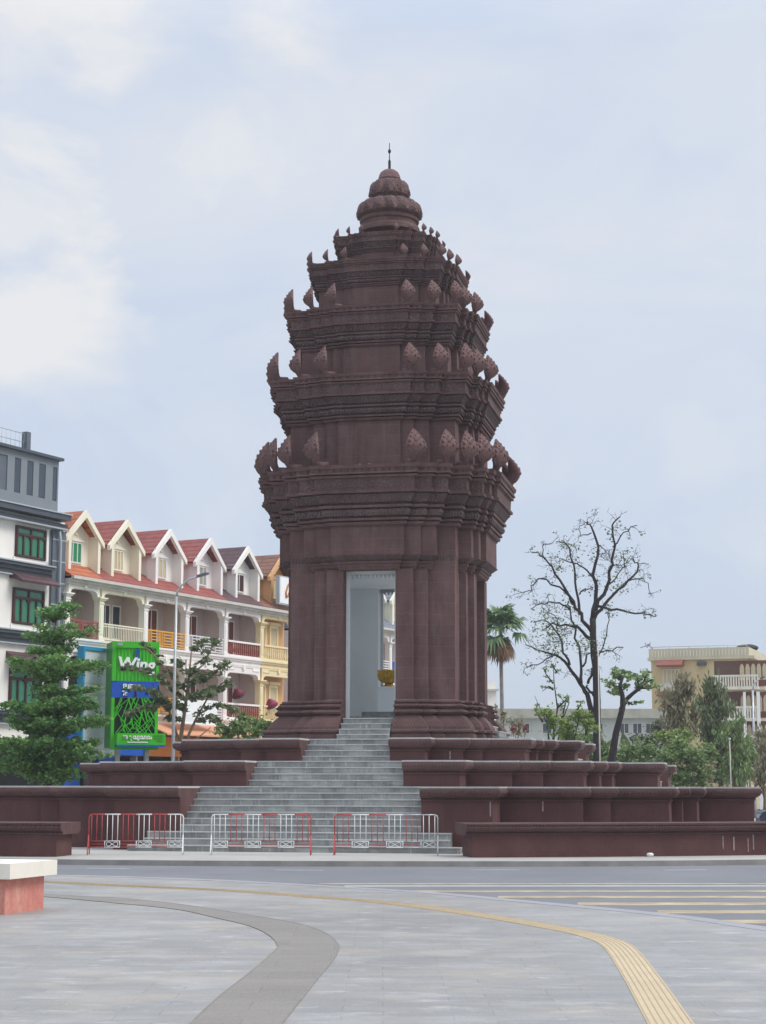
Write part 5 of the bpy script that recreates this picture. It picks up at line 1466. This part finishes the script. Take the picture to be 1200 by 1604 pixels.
spreading_tree(288, 77.0,
    [([(286,1178),(284,1150),(290,1110),(296,1060),(300,1020)], .11, .03), ([(288,1178),(296,1150),(310,1120),(330,1085)], .08, .03), ([(285,1178),(276,1150),(262,1110),(250,1080)], .07, .03), ([(290,1176),(305,1160),(330,1140)], .05, .02)],
    [([(296,1060),(318,1042),(332,1015),(338,1005)], 1), ([(300,1020),(312,1008),(318,1002)], .7), ([(296,1075),(330,1055),(352,1042),(358,1032)], 1), ([(298,1090),(330,1082),(352,1076),(356,1060)], .9),
     ([(292,1085),(268,1060),(248,1035),(232,1018),(218,1010)], .6), ([(292,1100),(268,1082),(250,1060),(225,1052),(190,1048)], .75), ([(290,1110),(262,1098),(240,1086),(212,1080)], .9), ([(290,1115),(262,1105),(230,1112),(200,1120)], .9),
     ([(310,1120),(335,1105),(355,1108),(366,1112)], .9), ([(305,1130),(330,1125),(350,1140),(358,1155)], .8), ([(284,1130),(270,1120),(258,1130)], .8), ([(300,1060),(282,1045),(272,1030)], .9), ([(300,1100),(318,1088),(340,1092)], 1.0), ([(300,1075),(312,1062),(326,1064)], 1.1), ([(262,1110),(248,1098),(240,1090)], .9)],
    'dark olive spreading tree with thin bare stems beside the tall lamp post', 'olive', 'tan', 11, .16, 22)
def bush(px, Y, blobs, lab, leaf, seed, size=.16, dens=260, stems=6, bark='tan', name='bush', cat='bush', group=None):
    a = at(px, 1231, Y); root = root_at(name, a.x, Y, lab, cat, group); rnd = random.Random(seed); Lv = Leaves(seed); tb = MB()
    for (c, r, hw, hh) in blobs:
        q = at(c, r, Y); R1 = hw/FPX*Y*1.15; R2 = hh/FPX*Y*1.15; cc = Vector((q.x-a.x, rnd.uniform(-.3,.3), q.z))
        tb.tube([(rnd.uniform(-.15,.15),0,0), (cc.x*.5, 0, cc.z*.5), tuple(cc)], [.05,.03,.012], 6)
        ns = 13
        for k in range(ns):
            d = Vector((rnd.gauss(0,1), rnd.gauss(0,1), rnd.gauss(0,1))).normalized()*rnd.uniform(.2,.95)
            p = cc+Vector((d.x*R1, d.y*R1, d.z*R2)); s_ = rnd.uniform(.35,.6)*min(R1,R2)
            Lv.blob(p, s_*1.2, s_*1.2, s_*.8, int(dens/ns*(R1*R2)**.5*1.4), size, .5, .8)
            if rnd.random() < .4: tb.tube([tuple(cc*.9), tuple(p)], [.015,.005], 4, cap=False)
        for k in range(int(dens*.25*(R1*R2)**.5)):
            Lv.leaf(cc+Vector((rnd.gauss(0,R1*.6), rnd.gauss(0,R1*.5), rnd.gauss(0,R2*.6))), size, .5)
    tb.build('stem', BK[bark], root); Lv.build('foliage', LF[leaf], root); return root
bush(388, 70.5, [(372,1140,16,14),(395,1146,22,16),(415,1138,12,10),(352,1148,12,12),(380,1125,10,8)], 'green shrub with yellowish tips left of the tower base', 'shrub', 21, .12, 520)
bush(405, 73, [(388,1128,12,8),(408,1132,10,9)], 'small yellow green shrub growing behind the shrub left of the tower base', 'lime', 22, .11, 380)

# --- bare tall tree ------------------------------------------------------------------
def C5(u, v): return (740+u/3.82, 800+v/3.82)
Yt = 88.0
at0 = at(*C5(740,1230), Yt)
bt = root_at('bare_tree', at0.x, Yt, 'tall nearly leafless dark tree with twisting branches, right of the tower', 'tree')
rnd = random.Random(42); tb = MB(); twigs = MB(); Lv = Leaves(9)
def P5(u, v, d): c, r = C5(u, v); q = at(c, r, Yt); return Vector((q.x-at0.x, d, q.z))
branches = [
 ([(745,1600),(745,1230),(740,1000),(722,800),(718,640)], 20, 15, 0),
 ([(718,640),(735,500),(735,380),(747,200),(710,100),(688,60)], 12, 3, .2),
 ([(735,600),(800,450),(815,330),(838,215),(825,100),(868,48)], 10, 3, -.8),
 ([(838,215),(900,140),(968,100)], 4, 2, -.9),
 ([(722,660),(770,580),(850,500),(940,420),(1000,320),(975,270)], 10, 3, .9),
 ([(750,570),(850,590),(950,615),(1020,630),(1080,640)], 7, 2, -1.0),
 ([(900,450),(980,395),(1050,410),(1080,480)], 4, 1.5, .9),
 ([(712,720),(640,620),(570,500),(490,380),(430,290),(350,258)], 11, 2.5, -.7),
 ([(430,290),(410,220),(470,200)], 3, 1.5, -.8),
 ([(710,770),(650,710),(600,680),(490,665),(440,695)], 9, 3, 1.0),
 ([(640,620),(620,470),(605,320),(565,190),(500,180)], 7, 2.5, .3),
 ([(600,560),(550,480),(430,420),(370,430),(345,485),(280,505)], 6, 1.8, -1.3),
 ([(580,590),(520,545),(450,540),(400,555),(352,580)], 5, 1.8, .6),
 ([(732,410),(660,340),(600,300),(530,270)], 5, 2, .8),
 ([(718,1240),(690,1100),(650,1030),(580,920),(510,860),(430,830),(330,790)], 14, 2.5, 1.2),
 ([(650,1030),(655,930),(632,750),(600,600),(590,520)], 8, 3, 1.4),
 ([(580,920),(550,830),(500,700),(450,640),(380,650)], 7, 2, 1.6),
 ([(500,700),(520,640),(440,560)], 4, 1.5, 1.8),
 ([(510,860),(440,890),(380,920),(330,900)], 4, 1.5, 1.7),
 ([(690,1030),(722,960),(735,930)], 7, 5, .6),
 ([(660,930),(690,850),(720,840)], 5, 3, .9),
 ([(742,900),(790,780),(805,650),(800,600)], 4, 1.5, -.6),
 ([(745,880),(800,835),(890,822)], 4, 2.5, -.7),
 ([(735,1110),(705,1080),(690,1040)], 8, 5, .2),
 ([(747,200),(800,240),(770,270)], 3, 1.2, .2), ([(710,130),(650,140),(640,90),(700,60)], 3, 1.2, .4),
 ([(640,500),(680,460),(720,470)], 4, 2, .2), ([(800,450),(860,400),(900,330),(890,250)], 4, 1.5, -.6), ([(820,330),(880,330),(930,280)], 3, 1.2, -.8),
]
pxm = Yt/FPX/3.82
def wander(p, d, ln, r, depth, curl):
    pts = [p]; n = 6; dd = d.normalized(); c = Vector((rnd.gauss(0,1), rnd.gauss(0,.6), rnd.gauss(0,1)))*curl
    for i in range(n):
        dd = (dd + c*.32 + Vector((rnd.gauss(0,.25), rnd.gauss(0,.2), rnd.gauss(0,.25)))).normalized(); pts.append(pts[-1]+dd*ln/n)
    twigs.tube(pts, [r*(1-i/n*.75) for i in range(n+1)], 4, cap=False)
    if depth > 0:
        for k in range(3 if depth > 1 else 2):
            i = rnd.randint(2, n); wander(pts[i], (pts[i]-pts[i-1])+Vector((rnd.gauss(0,.12), rnd.gauss(0,.1), rnd.gauss(0,.12))), ln*rnd.uniform(.45,.75), r*.62, depth-1, curl)
    elif rnd.random() < .3:
        for k in range(rnd.randint(1,4)): Lv.leaf(pts[-1]+Vector((rnd.gauss(0,.09), rnd.gauss(0,.09), rnd.gauss(0,.09))), rnd.uniform(.06,.12), .3)
for bi, (path, w0, w1, dep) in enumerate(branches):
    n_ = len(path)
    pts = [P5(u, v, dep*(i/(n_-1) if n_ > 1 else 0)) for i, (u, v) in enumerate(path)]
    # smooth them
    sm = []
    PP = [2*pts[0]-pts[1]]+pts+[2*pts[-1]-pts[-2]]
    for i in range(1, len(PP)-2):
        for t in (0, .34, .67):
            a, b_, c, d = PP[i-1:i+3]
            sm.append(.5*((2*b_)+(c-a)*t+(2*a-5*b_+4*c-d)*t*t+(3*b_-a-3*c+d)*t**3))
    sm.append(pts[-1])
    wig = .05 if w0 < 14 else .02
    sm = [p+Vector((rnd.gauss(0,wig), 0, rnd.gauss(0,wig))) if 0 < i < len(sm)-1 else p for i, p in enumerate(sm)]
    m = len(sm); tb.tube(sm, [(w0+(w1-w0)*(i/(m-1))**.8)*pxm*1.25 for i in range(m)], 8)
    if bi == 0: continue
    tot = sum((sm[i+1]-sm[i]).length for i in range(m-1))
    for k in range(int(tot*1.9)+2):
        i = rnd.randint(int(m*.35), m-1); dirn = (sm[i]-sm[i-1]).normalized(); side = Vector((rnd.gauss(0,1), rnd.gauss(0,.6), rnd.gauss(.25,.8))).normalized()
        wander(sm[i], dirn*.6+side, rnd.uniform(.3,.7), .017, 2 if rnd.random() < .6 else 1, rnd.choice([.4,.8,1.2]))
for (u, v, R_, n_) in ((470,650,1.1,260),(450,810,.9,200),(690,230,.6,50),(560,200,.5,50),(850,440,.7,110),(900,260,.4,50),(510,750,.9,200),(670,800,.6,110),(750,820,.5,60),(520,330,.6,70)):
    for _ in range(n_):
        p = P5(u, v, rnd.gauss(0,.5)); Lv.leaf(p+Vector((rnd.gauss(0,R_*.5), 0, rnd.gauss(0,R_*.4))), rnd.uniform(.05,.11), .3)
tb.build('trunk', BK['dark'], bt); twigs.build('twigs', BK['dark'], bt); Lv.build('sparse_leaves', LF['olive'], bt)

# --- fan palm ------------------------------------------------------------------------
def palm(px, Y, ztop_px, lab):
    a = at(px, 1231, Y); root = root_at('fan_palm', a.x, Y, lab, 'palm'); rnd = random.Random(8)
    zc = zat(ztop_px, Y)
    b = MB(); b.tube([(0,0,0),(.05,0,zc*.3),(.0,0,zc*.7),(-.05,0,zc)], [.16,.13,.11,.12], 10); b.build('trunk', BK['grey'], root)
    live = MB(); dead = MB()
    def fan(mb, base, d, stalk, size, droop):
        d = d.normalized(); tip = base+d*stalk+Vector((0,0,-droop*stalk*.3)); mb.tube([base, base.lerp(tip,.5)+Vector((0,0,.05)), tip], [.03,.022,.015], 4)
        side = d.cross(Vector((0,0,1))); side = side.normalized() if side.length > .1 else Vector((1,0,0)); up = side.cross(d)
        n = 16
        for k in range(n):
            ang = -1.9+3.8*k/(n-1); dd = (d*math.cos(ang)+side*math.sin(ang)).normalized()
            L1 = size*(1-.16*abs(ang)/1.9)*rnd.uniform(.85,1.05); w_ = size*.085
            wd = dd.cross(up).normalized()*w_; p1 = tip+dd*L1*.55+up*.05; p2 = tip+dd*L1+Vector((0,0,-size*(.16+.30*droop)*rnd.uniform(.6,1.4)))
            mb.poly([tip, p1-wd, p2, p1+wd])
    for k in range(34):
        el = rnd.uniform(-.55, 1.3); az = k*2.39996
        d = Vector((math.cos(az)*math.cos(el), math.sin(az)*math.cos(el), math.sin(el)))
        fan(live, Vector((0,0,zc-.1)), d, rnd.uniform(.55,.95), rnd.uniform(.9,1.2), .4 if el > 0 else 1.3)
    for k in range(26):
        el = rnd.uniform(-1.45, -.6); az = k*2.39996
        d = Vector((math.cos(az)*math.cos(el), math.sin(az)*math.cos(el), math.sin(el)))
        fan(dead, Vector((0,0,zc-.35-rnd.random()*.5)), d, rnd.uniform(.4,.7), rnd.uniform(.5,.9), 1.0)
    live.build('fronds', LF['palm'], root); dead.build('dead_fronds', LF['brown'], root)
palm(787, 104.0, 977, 'fan palm with a skirt of brown dead fronds just right of the tower')

# --- pollarded small tree ----------------------------------------------------------------
spreading_tree(957, 82.0,
    [([C5(825,1600),C5(830,1490),C5(852,1330),C5(888,1180),C5(884,1110),C5(865,1050),C5(880,1000)], .20, .06), ([C5(888,1190),C5(915,1130),C5(955,1092),C5(1000,1058),C5(1020,1040)], .13, .05)],
    [([C5(865,1050),C5(835,1040),C5(800,1030)], 1), ([C5(880,1010),C5(850,975),C5(830,965)], .8), ([C5(880,1010),C5(900,960),C5(925,975)], .9), ([C5(1000,1060),C5(990,1000),C5(970,970)], .9), ([C5(1005,1055),C5(1050,1020),C5(1075,1010)], 1.1),
     ([C5(1010,1050),C5(1040,980),C5(1050,965)], .9), ([C5(1000,1058),C5(1060,1065),C5(1080,1050)], .9), ([C5(885,1090),C5(910,1060),C5(930,1040)], .8), ([C5(865,1060),C5(840,1085),C5(830,1095)], .7), ([C5(1000,1000),C5(950,1000),C5(930,1010)], .9), ([C5(915,1130),C5(950,1160),C5(1000,1140)], .35)],
    'pollarded tree with a thick leaning dark trunk and leafy tufts', 'shrub', 'dark', 31, .15, 16, name='pollarded_tree', rad=.34)

# --- shrubs, small trees and the green mass at right ---------------------------------------
bush(868, 84, [C5(440,1200)+(13,9), C5(490,1250)+(16,12), C5(580,1290)+(20,16), C5(640,1230)+(14,11), C5(560,1340)+(20,10), C5(690,1290)+(14,14)], 'bright yellow green bush at the foot of the bare tree', 'lime', 41, .11, 480, bark='dark')
b_ = spreading_tree(866, 86.0, [([(866,1190),(866,1150),(872,1110),(866,1070),(864,1040)], .06, .012), ([(870,1180),(880,1130),(892,1100),(889,1085)], .04, .01), ([(864,1180),(855,1130),(843,1105),(836,1090)], .035, .008), ([(872,1150),(896,1120),(908,1104)], .035, .008)],
    [([(866,1070),(856,1056),(852,1046)], .5), ([(864,1040),(870,1050),(876,1056)], .5), ([(866,1080),(860,1074),(850,1082)], .5), ([(880,1125),(886,1100),(876,1090)], .5), ([(850,1130),(840,1112),(846,1100)], .5), ([(900,1120),(908,1104),(912,1096)], .5), ([(872,1110),(884,1098),(892,1088)], .5)],
    'thin twiggy sapling with small leaves left of the bare tree', 'shrub', 'dark', 43, .09, 16, name='sapling', rad=.34)
bush(789, 80, [(776,1108,5,7),(788,1118,7,8),(804,1128,9,8),(815,1133,9,8),(783,1136,6,8),(812,1146,9,7)], 'small reddish green sapling right beside the tower base', 'dry', 44, .10, 150, name='sapling', cat='tree')
bush(808, 79, [(803,1142,5,5),(822,1140,4,5)], 'tuft of red brown dry leaves beside the tower base', 'red', 45, .10, 160)
mass = [
 (982, 96, [(980,1174,18,15),(1000,1184,18,14),(962,1186,15,12),(1014,1176,14,14),(985,1198,20,12),(1010,1202,20,12),(960,1205,16,12)], 'shrub', 'rounded mid green bush right of the pollarded trunk'),
 (1010, 104, [(1004,1160,16,14),(1024,1158,16,14),(1034,1142,12,12),(1022,1180,16,14),(1040,1190,16,18),(1048,1165,14,14)], 'olive', 'dark green bush below the left corner of the ochre building'),
 (1066, 92, [(1062,1172,20,18),(1084,1180,20,20),(1048,1188,18,16),(1078,1204,22,16),(1100,1196,18,18),(1066,1222,26,14),(1096,1220,22,14),(1040,1212,16,16),(1112,1176,14,14)], 'shrub', 'broad mid green tree in front of the ochre building'),
 (1046, 97, [(1040,1152,14,10),(1058,1158,13,11),(1072,1150,12,10)], 'lime', 'light green tree top left of the broad mid green tree'),
 (1130, 101, [(1120,1140,18,14),(1136,1160,16,18),(1124,1180,18,18),(1142,1196,18,18),(1128,1214,22,14),(1150,1172,14,14)], 'olive', 'dark olive bushy tree behind the thin white pole'),
 (1172, 106, [(1166,1160,14,14),(1176,1184,16,16),(1164,1204,16,14),(1186,1214,18,14),(1192,1188,12,14)], 'shrub', 'green bushy tree at the right edge behind the lamp post'),
 (925, 99, [(915,1160,18,14),(940,1168,16,14),(955,1180,14,12),(925,1180,20,12),(900,1176,16,12)], 'shrub', 'green bush behind the forked bare trunk'),
]
for i, (px, Y, bl, lf, lab) in enumerate(mass): bush(px, Y, bl, lab, lf, 50+i, .115, 620, bark='tan', cat='tree' if 'tree' in lab else 'bush', name='leafy_tree' if 'tree' in lab else 'bush')
# wispy olive tan trees
def wispy(px, Y, blobs, lab, lf, seed, n=120):
    a = at(px, 1231, Y); root = root_at('wispy_tree', a.x, Y, lab, 'tree', 'wispy trees before the ochre building'); rnd = random.Random(seed); Lv = Leaves(seed); tb = MB()
    zt = max(zat(r-hh, Y) for c, r, hw, hh in blobs)
    tb.tube([(0,0,0),(.1,0,zt*.4),(-.1,0,zt*.75),(0,0,zt*.97)], [.11,.08,.05,.01], 7)
    for (c, r, hw, hh) in blobs:
        q = at(c, r, Y); cc = Vector((q.x-a.x, 0, q.z)); R1 = hw/FPX*Y*1.45; R2 = hh/FPX*Y*1.25
        for k in range(max(12, int(R1*R2*17))):
            d = Vector((rnd.gauss(0,1), rnd.gauss(0,.8), rnd.gauss(0,1))).normalized()*rnd.uniform(.2,1.0); p = cc+Vector((d.x*R1, d.y*R1, d.z*R2)); p0 = Vector((0, 0, max(.5, p.z-rnd.uniform(.8,1.6))))
            tb.tube([p0, p0.lerp(p,.6)+Vector((0,0,-.1)), p], [.03,.016,.005], 4, cap=False)
            for j in range(int(n*.16)):
                t = rnd.uniform(.55,1.05); w_ = p0.lerp(p, t)+Vector((rnd.gauss(0,.16), rnd.gauss(0,.16), rnd.gauss(0,.16)))
                Lv.leaf(w_, rnd.uniform(.10,.17), .1, 2.6, Vector((rnd.gauss(0,.4), rnd.gauss(0,.4), -.4-rnd.random())).normalized())
    tb.build('trunk', BK['tan'], root); Lv.build('crown', LF[lf], root)
def C6(u, v): return (980+u/5.014, 980+v/5.014)
wispy(1075, 103, [(1072,1062,15,14),(1052,1082,16,12),(1084,1078,14,12),(1040,1106,14,10),(1066,1106,16,12),(1094,1104,12,12),(1050,1128,18,12),(1082,1132,18,12)], 'tall wispy tan green tree before the ochre building, leftmost of the wispy ones', 'dry', 61, 130)
wispy(1112, 100, [(1114,1068,15,12),(1128,1084,14,12),(1104,1094,14,12),(1140,1108,12,12),(1116,1116,18,12),(1138,1136,18,12),(1106,1138,16,12)], 'wispy olive tree with a pale trunk before the loggias', 'olive', 62, 110)
wispy(1150, 98, [(1140,1150,16,16),(1158,1140,12,18),(1150,1175,18,18),(1140,1200,14,16),(1168,1180,12,14),(1164,1208,16,14)], 'wispy green tree beside the thin white pole', 'shrub', 63, 110)
wispy(1196, 104, [(1192,1150,9,14),(1200,1175,12,16),(1186,1200,12,14),(1198,1212,14,12)], 'wispy light tree at the right edge behind the lamp post', 'dry', 64, 110)
# banana-like clump
a = at(1000, 1231, 100); bn = root_at('banana_clump', a.x, 100, 'clump of broad dark banana leaves in front of the long low building', 'plant'); rnd = random.Random(77); lm = MB(); st = MB()
for k in range(26):
    bx = rnd.uniform(-2.6, 2.6); hz = rnd.uniform(2.6, 3.6); az = rnd.uniform(0, 6.28); L1 = rnd.uniform(1.2,1.9)
    st.tube([(bx,0,0),(bx,0,hz)], .05, 5)
    p = Vector((bx,0,hz)); d = Vector((math.cos(az)*.8, math.sin(az)*.5, 1.3)).normalized(); prev = None
    for j in range(6):
        t = j/5; wv = .26*math.sin(min(1,t+.12)*math.pi)+.02; side = Vector((-d.y, d.x, 0)); side = side.normalized() if side.length > .01 else Vector((1,0,0)); side = (side+Vector((.4,0,0))).normalized()
        cur = (p-side*wv, p+side*wv)
        if prev: lm.poly([prev[0], prev[1], cur[1], cur[0]])
        prev = cur; p = p+d*L1/5; d = (d+Vector((0,0,-.22))).normalized()
st.build('stem', BK['tan'], bn); lm.build('leaves', LF['olive'], bn)

# ------------------------------------------------------------------ the air itself
hz = MB(); hz.box(-3010, 3010, -410, 5010, -1.2, 40)
hm = bpy.data.materials.new('thin city haze'); hm.use_nodes = True; hn_ = hm.node_tree; hn_.nodes.clear()
pv = hn_.nodes.new('ShaderNodeVolumePrincipled'); pv.inputs['Color'].default_value = (.93, .95, 1.0, 1); pv.inputs['Density'].default_value = .0005; pv.inputs['Anisotropy'].default_value = .3
mo = hn_.nodes.new('ShaderNodeOutputMaterial'); hn_.links.new(pv.outputs[0], mo.inputs['Volume'])
hz.build('haze', hm, kind='stuff')
